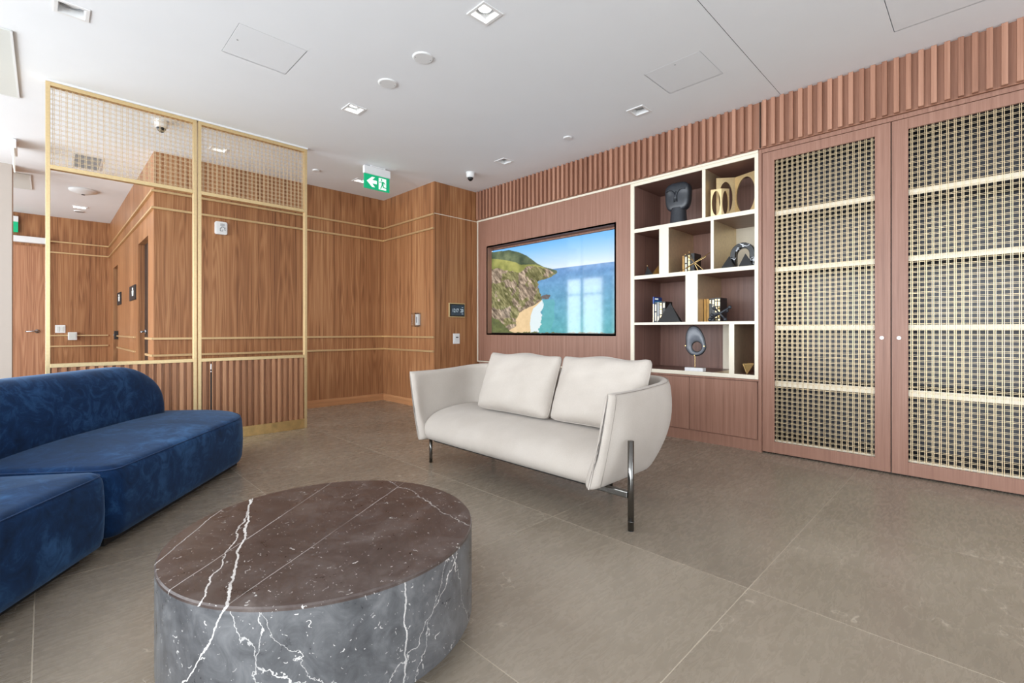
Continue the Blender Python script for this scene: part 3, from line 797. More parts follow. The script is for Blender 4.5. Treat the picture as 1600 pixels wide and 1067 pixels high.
def cushion(name, lab, base, top_dx, y0, y1, h, thick, ears, seed):
    """loose pillow leaning back: base = (x, z) of the lower edge, y1 = left end in the picture"""
    t = thing(name, lab, 'cushion', (base[0] + 0.08, (y0 + y1) / 2, base[1]), 'loose back cushions on the cream sofa')
    N, Mv = 26, 20; rs = np.random.RandomState(seed); ph = rs.rand(6) * 6.28
    tl = math.atan2(top_dx, h); ax = (sin(tl), cos(tl)); nr = (-cos(tl), sin(tl))   # up along cushion, towards front
    v = []; f = []
    def P(u, w, side):
        uu, ww = 2 * u - 1, 2 * w - 1
        rc = 1 - 0.05 * (abs(uu) * abs(ww)) ** 7; uu *= rc; ww *= rc
        pin = 1 - 0.022 * (1 - abs(ww) ** 2.2) * abs(uu) ** 4
        pin2 = 1 - 0.030 * (1 - abs(uu) ** 2.0) * abs(ww) ** 4
        a = (y0 + y1) / 2 + uu * (y1 - y0) / 2 * pin
        z = h / 2 + ww * h / 2 * pin2
        bulge = max(0.0, (1 - abs(uu) ** 3.4)) ** 0.5 * max(0.0, (1 - abs(ww) ** 3.4)) ** 0.5
        d = side * (thick * bulge * (1.15 - 0.35 * w) + 0.004)
        d += side * bulge * 0.005 * (sin(9 * uu + ph[0] + 3 * ww) * (0.4 + w) + sin(14 * ww + ph[1] + 5 * uu) * 0.6)
        z += ears * max(0, ww) ** 6 * abs(uu) ** 6
        z += 0.010 * max(0, ww) ** 3 * sin(5 * uu + ph[2])
        return (base[0] + ax[0] * z + nr[0] * d, a, base[1] + ax[1] * z + nr[1] * d)
    for side in (1, -1):
        for j in range(Mv + 1):
            for i in range(N + 1): v.append(P(i / N, j / Mv, side))
    K = (N + 1) * (Mv + 1)
    for s_ in (0, 1):
        for j in range(Mv):
            for i in range(N):
                q = [j * (N + 1) + i, j * (N + 1) + i + 1, (j + 1) * (N + 1) + i + 1, (j + 1) * (N + 1) + i]
                q = [a + s_ * K for a in q]; f.append(tuple(q if s_ else q[::-1]))
    rim = [i for i in range(N + 1)] + [j * (N + 1) + N for j in range(1, Mv + 1)] + [Mv * (N + 1) + i for i in range(N - 1, -1, -1)] + [j * (N + 1) for j in range(Mv - 1, 0, -1)]
    for k in range(len(rim)):
        a, b = rim[k], rim[(k + 1) % len(rim)]; f.append((a, b, b + K, a + K))
    c = mesh('pillow', v, f, M['linen'], t, smooth=True)
    G().tube([tuple((Vector(v[q]) + Vector(v[q + K])) / 2) for q in rim + rim[:1]], 0.0035, 6, caps=False).out('piping', M['linen'], c, smooth=True)
cushion('back_cushion', 'far plump cream cushion leaning in the left half of the cream sofa', (2.455, 0.432), 0.17, 2.125, 2.865, 0.465, 0.090, 0.0, 3)
cushion('back_cushion', 'near plump cream cushion leaning in the right half of the cream sofa', (2.475, 0.432), 0.17, 1.435, 2.122, 0.465, 0.090, 0.004, 5)

# ------------------------------------------------------------------ navy sectional sofa
ns_ = thing('sectional_sofa', 'curved navy velvet sectional sofa in front of the partition', 'sofa', (0.3, 3.6, 0))
def frame(o, d):
    L = math.hypot(*d); e = (d[0] / L, d[1] / L)
    return lambda s, t_: (o[0] + e[0] * s - e[1] * t_, o[1] + e[1] * s + e[0] * t_)
def rounded_poly(pts, n=8):
    """pts: (x, y, radius) counter-clockwise"""
    out = []
    for i, (x, y, r) in enumerate(pts):
        p = Vector((x, y)); a = Vector(pts[i - 1][:2]); b = Vector(pts[(i + 1) % len(pts)][:2])
        u, w = (a - p).normalized(), (b - p).normalized()
        if r <= 0: out.append((x, y)); continue
        ang = math.acos(max(-1, min(1, u.dot(w)))); k = r / math.tan(ang / 2)
        c = p + (u + w).normalized() * (r / sin(ang / 2))
        s0, s1 = p + u * k - c, p + w * k - c
        a0, a1 = math.atan2(s0.y, s0.x), math.atan2(s1.y, s1.x)
        dlt = (a1 - a0 + pi) % (2 * pi) - pi
        m = max(2, int(n * (1 + r * 4)))
        for j in range(m + 1): q = a0 + dlt * j / m; out.append((c.x + r * cos(q), c.y + r * sin(q)))
    return out
def resample(poly, step):
    out = []
    for i in range(len(poly)):
        a, b = Vector(poly[i]), Vector(poly[(i + 1) % len(poly)]); m = max(1, int((b - a).length / step))
        for j in range(m): out.append(tuple(a + (b - a) * j / m))
    return out
def offset(poly, d):
    n = len(poly); out = []
    for i in range(n):
        a, b = Vector(poly[i - 1]), Vector(poly[(i + 1) % n]); t_ = (b - a).normalized()
        out.append((poly[i][0] - t_.y * d, poly[i][1] + t_.x * d))
    return out
def upholstered(name, outline, z0, z1, re, crown, parent, FR):
    """seat block: rounded lower and upper edges, softly domed top"""
    o = resample(outline, 0.04); n = len(o); g = G(); rings = []
    rings.append((offset(o, 0.035), z0)); rings.append((offset(o, 0.010), z0 + 0.012)); rings.append((offset(o, 0.0), z0 + 0.045))
    for k in range(1, 4): rings.append((offset(o, -0.006 * sin(pi * k / 4)), z0 + 0.045 + (z1 - re - z0 - 0.045) * k / 4))
    for k in range(0, 5):
        q = pi / 2 * k / 4; rings.append((offset(o, re * (1 - cos(q))), z1 - re + re * sin(q)))
    c = (sum(p[0] for p in o) / n, sum(p[1] for p in o) / n); last = rings[-1][0]
    for k in range(1, 8):
        q = k / 8; rings.append(([(p[0] + (c[0] - p[0]) * q, p[1] + (c[1] - p[1]) * q) for p in last], z1 + crown * (1 - (1 - q) ** 2.4)))
    for ring, z in rings:
        for p in ring: x, y = FR(*p); g.v.append((x, y, z))
    for i in range(len(rings) - 1):
        for j in range(n): g.f.append((i * n + j, i * n + (j + 1) % n, (i + 1) * n + (j + 1) % n, (i + 1) * n + j))
    cx, cy = FR(*c); g.v.append((cx, cy, z1 + crown)); e = (len(rings) - 1) * n
    for j in range(n): g.f.append((e + j, e + (j + 1) % n, len(g.v) - 1))
    g.f.append(tuple(range(n))[::-1])
    ob = g.out(name, M['velvet'], parent, smooth=True)
    pr = [FR(*p) + (z1 - re * 0.30,) for p in offset(o, re * 0.22)]
    G().tube(pr + pr[:1], 0.0026, 6, caps=False).out('piping', M['velvetpipe'], ob, smooth=True)
    return ob
FA = frame((0.229, 2.922), (0.76, 0.971)); FB = frame((0.208, 2.885), (0.56, 0.815))
seatA = rounded_poly([(0.0, 0.0, 0.085), (1.75, 0.0, 0.50), (1.75, 1.0, 0.30), (0.0, 1.0, 0.085)])
seatB = rounded_poly([(-1.75, 0.0, 0.10), (0.028, 0.0, 0.085), (0.028, 1.0, 0.085), (-1.75, 1.0, 0.3)])
upholstered('seat_module', seatA, 0.045, 0.395, 0.055, 0.030, ns_, FA)
upholstered('seat_module', seatB, 0.045, 0.395, 0.055, 0.030, ns_, FB)
for FR, a, b in ((FA, 0.06, 1.45), (FB, -1.5, -0.06)):
    v = [FR(s, t_) + (z,) for z in (0.0, 0.06) for s, t_ in ((a, 0.08), (b, 0.08), (b, 0.92), (a, 0.92))]
    mesh('plinth', v, [(3, 2, 1, 0), (4, 5, 6, 7), (0, 1, 5, 4), (1, 2, 6, 5), (2, 3, 7, 6), (3, 0, 4, 7)], M['blackmatte'], ns_)
def bolster(FR, s0, s1, round0, round1):
    g = G(); NS, NC = 44, 26
    for i in range(NS + 1):
        s = s0 + (s1 - s0) * i / NS
        d1 = s1 - s; d0 = s - s0
        def prof(d, r): return 1.0 if d >= r else sqrt(max(0.0, 1 - ((r - d) / r) ** 2))
        kz = (prof(d1, 0.42) if round1 else 1) * (prof(d0, 0.42) if round0 else 1)
        kw = (prof(d1, 0.16) if round1 else 1) * (prof(d0, 0.16) if round0 else 1)
        if round1 and i == NS: kz = 0.02; kw = 0.02
        if round0 and i == 0: kz = 0.02; kw = 0.02
        zt = 0.785; zb = 0.385; hw = 0.185 * kw
        for k in range(NC + 1):
            q = pi * k / NC; cx, sz = cos(q), sin(q); n_ = 0.72
            tt_ = 0.825 - hw * math.copysign(abs(cx) ** n_, cx)
            zz = zb + (zt - zb) * (0.10 + 0.90 * kz) * (abs(sz) ** n_)
            x, y = FR(s, tt_); g.v.append((x, y, zz))
    n_ = NC + 1
    for i in range(NS):
        for k in range(NC): g.f.append((i * n_ + k, i * n_ + k + 1, (i + 1) * n_ + k + 1, (i + 1) * n_ + k))
        g.f.append((i * n_ + NC, i * n_, (i + 1) * n_, (i + 1) * n_ + NC))
    g.f.append(tuple(range(n_))); g.f.append(tuple(range(NS * n_, NS * n_ + n_))[::-1])
    return g.out('backrest', M['velvet'], ns_, smooth=True)
bolster(FA, 0.0, 1.64, False, True)
bolster(FB, -1.6, -0.01, True, False)

# ------------------------------------------------------------------ marble drum table
TC = (0.702, 1.601); TR = 0.487
mt = thing('marble_table', 'round dark marble drum coffee table with white veins', 'table', (TC[0], TC[1], 0))
mb = marble_mat('dark_brown_marble', *TC, [(0.36, (52, 41, 38)), (0.50, (70, 57, 53)), (0.60, (86, 75, 71)), (0.70, (112, 102, 98))],
    [(-19.2, -0.267, 0.05, 0.0030, 1.0), (-24.1, -0.292, 0.06, 0.0020, 0.85), (-50.7, -0.217, 0.008, 0.0014, 0.6), (-58.1, 0.042, 0.008, 0.0011, 0.5), (-4.9, 0.371, 0.12, 0.0014, 0.6), (-36, -0.44, 0.03, 0.0018, 0.6)])
mg = marble_mat('grey_veined_marble', *TC, [(0.37, (36, 37, 39)), (0.43, (70, 71, 74)), (0.53, (90, 91, 94)), (0.68, (120, 121, 123))],
    [(-19.2, -0.267, 0.05, 0.0016, 0.9), (-60, 0.42, 0.03, 0.0012, 0.8), (25, -0.05, 0.12, 0.0011, 0.8), (118, -0.15, 0.14, 0.0014, 0.8), (-12, 0.24, 0.14, 0.0010, 0.7), (75, -0.38, 0.10, 0.0013, 0.8), (-80, 0.30, 0.16, 0.0009, 0.7), (50, 0.1, 0.2, 0.0008, 0.6)])
G().lathe([(0.02, 0.070), (TR - 0.006, 0.070), (TR, 0.076), (TR, 0.364), (0.02, 0.364)], (TC[0], TC[1], 0), 128).out('drum', mg, mt)
G().lathe([(0.02, 0.364), (TR, 0.364), (TR, 0.371), (TR - 0.004, 0.375), (0.02, 0.375)], (TC[0], TC[1], 0), 128).out('top', mb, mt)
G().lathe([(0.02, 0.0), (0.40, 0.0), (0.40, 0.070), (0.02, 0.070)], (TC[0], TC[1], 0), 64).out('plinth', M['blackmatte'], mt)

# ------------------------------------------------------------------ ceiling fittings
def disc(name, lab, cat, x, y, r, h, group, mat):
    t = thing(name, lab, cat, (x, y, CEIL), group)
    G().lathe([(r * 0.9, -h), (r, -h * 0.4), (r, 0.0)], (x, y, CEIL), 36).out('rim', M['whiteplastic'], t)
    G().lathe([(r * 0.1, -h * 1.02), (r * 0.86, -h * 1.02), (r * 0.86, -h * 0.6), (r * 0.1, -h * 0.6)], (x, y, CEIL), 36).out('cover', mat, t)
    return t
for x, y, lab in ((1.92, 2.843, 'round white ceiling speaker nearer the camera'), (1.922, 3.334, 'round white ceiling speaker farther from the camera')):
    t = disc('ceiling_speaker', lab, 'speaker', x, y, 0.074, 0.008, 'round ceiling speakers', M['white'])
    for s in (-1, 1): G().tube([(x + s * 0.05, y - s * 0.02, CEIL - 0.0095), (x + s * 0.05, y - s * 0.02, CEIL - 0.006)], 0.0035, 8).out('screw', M['greyplastic'], t)
disc('sprinkler_cover', 'small round white cap on the ceiling near the slats', 'sprinkler', 3.76, 2.993, 0.043, 0.010, 'flat sprinkler caps', M['white'])
disc('sprinkler_cover', 'small round white cap on the ceiling left of the exit sign', 'sprinkler', 2.348, 5.766, 0.043, 0.012, 'flat sprinkler caps', M['white'])
disc('sprinkler_cover', 'small ring cap on the corridor ceiling behind the light bar', 'sprinkler', 0.396, 10.49, 0.07, 0.012, 'flat sprinkler caps', M['greyplastic'])
def dome_camera(x, y, lab, r=0.052):
    t = thing('dome_camera', lab, 'camera', (x, y, CEIL), 'dome security cameras')
    G().lathe([(r * 0.8, -0.062), (r * 0.97, -0.05), (r, -0.01), (r * 1.08, -0.006), (r * 1.08, 0)], (x, y, CEIL), 32).out('housing', M['whiteplastic'], t, smooth=False)
    G().lathe([(0.002, -0.102), (r * 0.28, -0.099), (r * 0.52, -0.088), (r * 0.66, -0.074), (r * 0.70, -0.06)], (x, y, CEIL), 28).out('dome', M['black'], t, smooth=True)
dome_camera(3.745, 4.513, 'white dome security camera with black lens above the thermostat wall')
dome_camera(0.77, 5.44, 'dark dome security camera seen through the left partition mesh')
t = thing('ceiling_detector', 'wide white dome detector on the corridor ceiling', 'detector', (0.374, 8.87, CEIL))
G().lathe([(0.02, -0.062), (0.06, -0.058), (0.10, -0.040), (0.15, -0.022), (0.152, 0.0)], (0.374, 8.87, CEIL), 36).out('dome', M['white'], t, smooth=True)
G().lathe([(0.002, -0.072), (0.02, -0.070), (0.02, -0.060)], (0.374, 8.87, CEIL), 16).out('sensor', M['black'], t)
t = thing('light_bar', 'short bright linear light on the corridor ceiling', 'light', (0.385, 10.1, CEIL))
box('body', 0.30, 0.478, 10.05, 10.15, CEIL - 0.012, CEIL, M['whiteplastic'], t)
box('diffuser', 0.315, 0.456, 10.06, 10.14, CEIL - 0.016, CEIL - 0.012, M['lampon'], t)
t = thing('air_grille', 'dark louvred air grille on the ceiling behind the partition mesh', 'vent', (0.345, 7.36, CEIL))
G().plate(0.215, 0.475, 7.08, 7.65, [(0.235, 0.455, 7.10, 7.63)], lambda a, b: (a, b, CEIL - 0.006)).out('frame', M['white'], t)
box('backing', 0.235, 0.455, 7.10, 7.63, CEIL - 0.003, CEIL - 0.001, M['dark'], t)
for i in range(11):
    yy = 7.12 + i * 0.049
    mesh('louvre', [(0.235, yy, CEIL - 0.004), (0.455, yy, CEIL - 0.004), (0.455, yy + 0.022, CEIL - 0.012), (0.235, yy + 0.022, CEIL - 0.012)], [(0, 1, 2, 3)], M['greyplastic'], t)
for y0, y1, x1, lab in ((4.47, 5.71, -0.155, 'large grey-white square panel on the ceiling at the left edge'), (8.45, 9.33, -0.132, 'grey-white square panel on the corridor ceiling behind the pillar')):
    t = thing('ceiling_panel', lab, 'panel', (x1 - 0.6, (y0 + y1) / 2, CEIL), 'ceiling hung panels')
    box('panel', x1 - 1.24, x1, y0, y1, CEIL - 0.010, CEIL, M['panelgrey'], t, bevel=0.002)
    G().box(x1 - 0.008, x1 + 0.003, y0, y1, CEIL - 0.012, CEIL - 0.006).box(x1 - 1.24, x1, y1 - 0.006, y1 + 0.004, CEIL - 0.012, CEIL - 0.006).out('edge_trim', M['white'], t)

# exit signs
def exit_sign(lab, P, loc, w, ztop, detailed, pm='green'):
    """P(a, z, d): a to the viewer's right, d towards the viewer"""
    t = thing('exit_sign', lab, 'exit sign', loc, 'green exit signs')
    R = lambda a0, a1, z0, z1: [(a0, z0), (a1, z0), (a1, z1), (a0, z1)]
    G().prism(R(-w / 2 - 0.004, w / 2 + 0.004, ztop - 0.093, ztop - 0.002), P, -0.022, 0.022).out('housing', M['whiteplastic'], t, bevel=0.004)
    G().prism(R(-w * 0.28, w * 0.3, ztop - 0.004, ztop + 0.012), P, -0.03, 0.03).out('mount', M['whiteplastic'], t, bevel=0.003)
    z1, z0 = ztop - 0.093, ztop - 0.265; H = z1 - z0
    pl = G().prism(R(-w / 2, w / 2, z0, z1), P, -0.005, 0.005).out('plate', M[pm], t, bevel=0.001)
    if not detailed: return
    q = lambda pts: [(-w / 2 + a * w, z0 + b * H) for a, b in pts]
    sh = lambda nm, pts, mat, d0, d1: G().prism(q(pts), P, d0, d1).out(nm, mat, pl)
    sh('arrow', [(0.10, 0.52), (0.30, 0.86), (0.42, 0.86), (0.31, 0.64), (0.49, 0.64), (0.49, 0.40), (0.31, 0.40), (0.42, 0.16), (0.30, 0.16)], M['signwhite'], 0.005, 0.007)
    sh('doorway', [(0.565, 0.10), (0.86, 0.10), (0.86, 0.90), (0.565, 0.90)], M['signwhite'], 0.005, 0.007)
    man = G()
    man.prism(q([(0.675 + 0.028 * cos(k * pi / 6), 0.79 + 0.075 * sin(k * pi / 6)) for k in range(12)]), P, 0.007, 0.008)
    for pts in ([(0.67, 0.68), (0.76, 0.66), (0.75, 0.42), (0.68, 0.42)], [(0.67, 0.68), (0.66, 0.62), (0.60, 0.56), (0.575, 0.60), (0.61, 0.64)],
                [(0.74, 0.68), (0.79, 0.64), (0.835, 0.50), (0.81, 0.48), (0.77, 0.58), (0.74, 0.60)],
                [(0.68, 0.44), (0.72, 0.42), (0.66, 0.18), (0.615, 0.16)], [(0.71, 0.44), (0.755, 0.42), (0.765, 0.32), (0.86, 0.29), (0.86, 0.24), (0.73, 0.25)]):
        man.prism(q(pts), P, 0.007, 0.008)
    man.out('running_figure', M['green'], pl)
exit_sign('hanging green exit sign with left arrow and running figure', lambda a, z, d: (2.828 + a, 5.16 - d, z), (2.828, 5.16, CEIL), 0.335, CEIL - 0.008, True)
exit_sign('green exit sign on the corridor end wall above the door', lambda a, z, d: (-0.50 + a, 11.25 - d, z), (-0.5, 11.25, 2.65), 0.36, 2.925, False)
exit_sign('hanging exit sign seen edge-on at the left picture edge', lambda a, z, d: (-0.232 + d, 7.12 + a, z), (-0.232, 7.12, CEIL), 0.33, CEIL - 0.008, False, 'signwhite')

# ------------------------------------------------------------------ wall fittings
t = thing('fire_alarm', 'white rounded speaker strobe on the back wall below the cornice lines', 'alarm', (1.475, 6.38, 2.25))
P = lambda a, z, d: (a, 6.40 - d, z)
G().prism(rounded_poly([(1.412, 2.179, 0.02), (1.538, 2.179, 0.02), (1.538, 2.329, 0.02), (1.412, 2.329, 0.02)], 5), P, 0, 0.04).out('housing', M['whiteplastic'], t, bevel=0.004)
G().prism(rounded_poly([(1.428, 2.195, 0.012), (1.524, 2.195, 0.012), (1.524, 2.313, 0.012), (1.428, 2.313, 0.012)], 4), P, 0.04, 0.043).out('face', M['white'], t)
g = G()
for i in range(5): g.prism([(1.462, 2.278 + i * 0.006), (1.508, 2.278 + i * 0.006), (1.508, 2.281 + i * 0.006), (1.462, 2.281 + i * 0.006)], P, 0.043, 0.0445)
g.out('speaker_slots', M['greyplastic'], t)
g = G().tube([(1.487 + 0.022 * cos(k * pi / 7), 6.356, 2.245 + 0.022 * sin(k * pi / 7)) for k in range(8)], 0.004, 6)
g.tube([(1.461, 6.356, 2.218), (1.461, 6.356, 2.250), (1.472, 6.356, 2.252)], 0.004, 6).tube([(1.461, 6.356, 2.218), (1.487, 6.356, 2.218), (1.487, 6.356, 2.236)], 0.004, 6)
g.tube([(1.513, 6.356, 2.222), (1.506, 6.356, 2.25), (1.515, 6.356, 2.262)], 0.004, 6).out('strobe_symbol', M['greyplastic'], t)

t = thing('thermostat', 'brass-framed dark touch thermostat showing pale digits', 'thermostat', (3.978, 5.09, 1.22))
TP = lambda a, z, d: (a, 5.10 - d, z)
box('frame', 3.845, 4.118, 5.078, 5.10, 1.222, 1.416, M['brass'], t, bevel=0.002)
box('bezel', 3.858, 4.108, 5.074, 5.080, 1.234, 1.404, M['black'], t)
box('display', 3.878, 4.098, 5.0725, 5.0745, 1.250, 1.388, plain('dark_blue_display', (44, 58, 72), 0.1, estr=0.08, emis=lin((60, 80, 100))), t)
def text(s, size, M4, mat, parent, name):
    """lettering as flat mesh: M4(x, y) -> point"""
    c = bpy.data.curves.new(name, 'FONT'); c.body = s; c.size = size; c.resolution_u = 2
    o = bpy.data.objects.new(name, c); COL.objects.link(o)
    dg = bpy.context.evaluated_depsgraph_get(); me = o.evaluated_get(dg).to_mesh()
    v = [M4(p.co.x, p.co.y) for p in me.vertices]; f = [tuple(p.vertices) for p in me.polygons]
    o.evaluated_get(dg).to_mesh_clear(); bpy.data.objects.remove(o)
    return mesh(name, v, f, mat, parent)
text('1217', 0.068, lambda a, b: (3.892 + a * 0.8, 5.0718, 1.292 + b), M['textgrey'], t, 'digits')
text('20', 0.068, lambda a, b: (4.032 + a * 0.75, 5.0718, 1.292 + b), M['textgrey'], t, 'digits')
box('status_line', 4.055, 4.08, 5.0716, 5.0724, 1.268, 1.272, M['textgrey'], t)
box('status_line', 4.055, 4.08, 5.0716, 5.0724, 1.356, 1.360, M['textgrey'], t)

t = thing('wall_switch', 'small white wall control below the thermostat', 'switch', (3.978, 5.095, 0.86))
box('plate', 3.925, 4.035, 5.090, 5.10, 0.862, 1.003, M['whiteplastic'], t, bevel=0.003)
box('rocker', 3.950, 4.010, 5.086, 5.091, 0.885, 0.980, M['white'], t, bevel=0.002)
box('indicator', 3.965, 4.008, 5.0845, 5.0865, 0.943, 0.957, M['black'], t)

t = thing('call_point', 'white wall control under a clear protective cover on the return wall', 'call point', (3.58, 5.46, 1.09))
box('clear_cover', 3.54, 3.62, 5.40, 5.525, 1.095, 1.285, M['clear'], t)
box('switch_body', 3.585, 3.62, 5.425, 5.495, 1.115, 1.265, M['whiteplastic'], t, bevel=0.004)
box('slot_plate', 3.583, 3.586, 5.447, 5.473, 1.15, 1.23, M['greyplastic'], t)
for z in (1.104, 1.276):
    for yy in (5.43, 5.49): G().tube([(3.575, yy, z), (3.6, yy, z)], 0.006, 8).out('screw', M['black'], t)

t = thing('light_switch', 'white double switch plate on the corridor end wall', 'switch', (0.182, 11.29, 1.0))
box('plate', 0.118, 0.248, 11.288, 11.30, 1.0, 1.135, M['whiteplastic'], t, bevel=0.003)
for a in (0.14, 0.192): box('rocker', a, a + 0.036, 11.282, 11.289, 1.025, 1.11, M['panelgrey'], t, bevel=0.002)
t = thing('door_push_plate', 'white box-shaped door push button clasping the upper handrail', 'push button', (0.336, 11.26, 0.87))
box('housing', 0.278, 0.395, 11.225, 11.30, 0.876, 1.012, M['whiteplastic'], t, bevel=0.004)
box('button', 0.292, 0.381, 11.219, 11.226, 0.892, 0.998, M['panelgrey'], t, bevel=0.002)
for y0, y1, lab in ((7.80, 8.37, 'dark washroom plaque with pale figure beside the near opening'), (9.46, 9.93, 'dark washroom plaque with pale figure beside the far opening')):
    t = thing('washroom_sign', lab, 'sign', (0.835, (y0 + y1) / 2, 1.45), 'dark washroom plaques')
    box('plaque', 0.825, 0.84, y0, y1, 1.45, 1.645, M['blackmatte'], t, bevel=0.002)
    ym = y0 + (y1 - y0) * 0.36
    g = G().prism([(ym - 0.05, 1.505), (ym + 0.05, 1.505), (ym + 0.075, 1.575), (ym - 0.075, 1.575)], lambda a, b, d: (0.825 - d, a, b), 0, 0.003)
    g.prism([(ym + 0.045 * cos(k * pi / 6), 1.597 + 0.018 * sin(k * pi / 6)) for k in range(12)], lambda a, b, d: (0.825 - d, a, b), 0, 0.003)
    g.out('pictogram', M['signwhite'], t)
t = thing('lock_keypad', 'small black keypad lock box on the side wall at handrail height', 'keypad', (0.82, 9.95, 0.93))
box('body', 0.79, 0.84, 9.90, 9.99, 0.90, 1.035, M['black'], t, bevel=0.004)
G().tube([(0.79, 9.945, 0.97), (0.78, 9.945, 0.97)], 0.012, 12).out('button', M['greyplastic'], t)

# curtains beside the left windows
for y, lab in ((5.98, 'pale drape between the corridor windows, nearer one'), (8.22, 'pale drape between the corridor windows, farther one')):
    n = 60; pts = [(-3.46 + 0.035 * sin(i * 1.3), y - 0.22 + 0.44 * i / n) for i in range(n + 1)]
    v = [(p[0], p[1], z) for z in (0.03, 2.92) for p in pts] + [(p[0] + 0.004, p[1], z) for z in (0.03, 2.92) for p in pts]
    f = [(i, i + 1, n + 2 + i, n + 1 + i) for i in range(n)] + [(2 * n + 2 + i, 3 * n + 3 + i, 3 * n + 4 + i, 2 * n + 3 + i) for i in range(n)]
    tag(mesh('curtain', v, f, M['curtain'], smooth=True), lab, 'curtain', 'drapes')

# ------------------------------------------------------------------ ornaments in the bookcase
Z1, Z2, Z3, Z4 = 2.098, 1.612, 1.128, 0.656
# abstract head
hx, hy = 4.50, 2.176
t = thing('head_sculpture', 'matte black abstract head sculpture on the top shelf', 'sculpture', (hx, hy, Z1))
g = G(); NU, NV = 40, 24
for j in range(NV + 1):
    w = -pi / 2 + pi * j / NV
    for i in range(NU):
        q = 2 * pi * i / NU
        sg = lambda v, e: math.copysign(abs(v) ** e, v)
        cw = abs(cos(w)) ** 0.55; yy = 0.128 * cw * sg(cos(q), 0.55); zz = 0.140 * sg(sin(w), 0.62); xx = 0.062 * (abs(cos(w)) ** 0.35) * sg(sin(q), 0.5)
        k = 1.0 + 0.06 * (zz / 0.128)
        if xx < 0 and zz < 0.055: xx += 0.006 * min(1, (0.055 - zz) / 0.012) * min(1, abs(yy) / 0.02) * max(0, 1 - (zz / 0.13) ** 4)   # flat cheeks below the brow
        g.v.append((hx + xx, hy + yy * k, Z1 + 0.279 + zz))
for j in range(NV):
    for i in range(NU): g.f.append((j * NU + i, j * NU + (i + 1) % NU, (j + 1) * NU + (i + 1) % NU, (j + 1) * NU + i))
g.out('head', M['blacksat'], t, smooth=True)
G().lathe([(0.088, 0.0), (0.085, 0.01), (0.076, 0.10), (0.072, 0.17)], (hx + 0.005, hy, Z1), 32).out('neck', M['blacksat'], t, smooth=False)
fx = hx - 0.066
g = G()
for s in (-1, 1):
    g.tube([(fx + 0.008, hy + s * 0.100, Z1 + 0.338), (fx + 0.002, hy + s * 0.066, Z1 + 0.345), (fx, hy + s * 0.036, Z1 + 0.336), (fx - 0.001, hy + s * 0.016, Z1 + 0.312), (fx - 0.003, hy + s * 0.006, Z1 + 0.28), (fx - 0.006, hy + s * 0.005, Z1 + 0.235)], [0.004, 0.006, 0.006, 0.007, 0.008, 0.010], 8)
g.out('brow', M['blacksat'], t, smooth=True)
g = G(); v = [(fx + 0.012, hy - 0.016, Z1 + 0.330), (fx + 0.012, hy + 0.016, Z1 + 0.330), (fx - 0.002, hy, Z1 + 0.330), (fx + 0.012, hy - 0.026, Z1 + 0.222), (fx + 0.012, hy + 0.026, Z1 + 0.222), (fx - 0.022, hy, Z1 + 0.226)]
g.add(v, [(0, 2, 1), (3, 4, 5), (0, 3, 5, 2), (2, 5, 4, 1), (0, 1, 4, 3)]).out('nose', M['blacksat'], t)
G().tube([(fx + 0.0145, hy - 0.022, Z1 + 0.205), (fx + 0.0135, hy, Z1 + 0.203), (fx + 0.0145, hy + 0.022, Z1 + 0.205)], 0.004, 8).out('mouth', M['blacksat'], t)

def ring_plate(g, w, h, rx, rz, th, P, n=40, cx=0.5):
    """rectangular plate (width w, height h) with an oval hole"""
    k = len(g.v); out = []; inn = []
    qs = sorted([2 * pi * (i + 0.37) / (n - 4) for i in range(n - 4)] + [math.atan2(b, a) % (2 * pi) for a in (w * (1 - cx), -w * cx) for b in (h / 2, -h / 2)])
    for q in qs:
        c, s = cos(q), sin(q)
        m = min((w * (1 - cx) if c > 0 else w * cx) / max(1e-6, abs(c)), (h / 2) / max(1e-6, abs(s)))
        out.append((w * cx + c * m, h / 2 + s * m)); inn.append((w * cx + c * rx, h / 2 + s * rz))
    for d in (0, th):
        for p in out: g.v.append(tuple(P(p[0], p[1], d)))
        for p in inn: g.v.append(tuple(P(p[0], p[1], d)))
    for i in range(n):
        j = (i + 1) % n; o0, i0, o1, i1 = k, k + n, k + 2 * n, k + 3 * n
        g.f += [(o0 + i, i0 + i, i0 + j, o0 + j), (o1 + i, o1 + j, i1 + j, i1 + i), (o0 + i, o0 + j, o1 + j, o1 + i), (i0 + i, i1 + i, i1 + j, i0 + j)]
    return g
def panel_sculpture(lab, yl, ym, yr, xl, xm, xr, z, h, holes):
    """two upright plates hinged like an open book, each pierced by an oval"""
    t = thing('pierced_sculpture', lab, 'sculpture', (xm, ym, z), 'gold pierced panel sculptures')
    for (ya, xa, yb, xb), (rx, rz) in zip(((yl, xl, ym, xm), (ym, xm, yr, xr)), holes):
        L = math.hypot(yb - ya, xb - xa); e = ((xb - xa) / L, (yb - ya) / L); nr = (e[1], -e[0])
        if nr[0] < 0: nr = (-nr[0], -nr[1])
        ring_plate(G(), L, h, L * rx, h * rz, 0.012, lambda a, b, d: (xa + e[0] * a + nr[0] * d, ya + e[1] * a + nr[1] * d, z + b)).out('plate', M['brass'], t)
    return t
panel_sculpture('large gold square sculpture with oval openings on the top shelf', 1.80, 1.665, 1.455, 4.50, 4.60, 4.52, Z1, 0.385, ((0.36, 0.40), (0.44, 0.43)))
panel_sculpture('small gold sculpture with oval openings in front of the large one', 1.812, 1.722, 1.672, 4.40, 4.42, 4.475, Z1, 0.255, ((0.40, 0.44), (0.38, 0.42)))

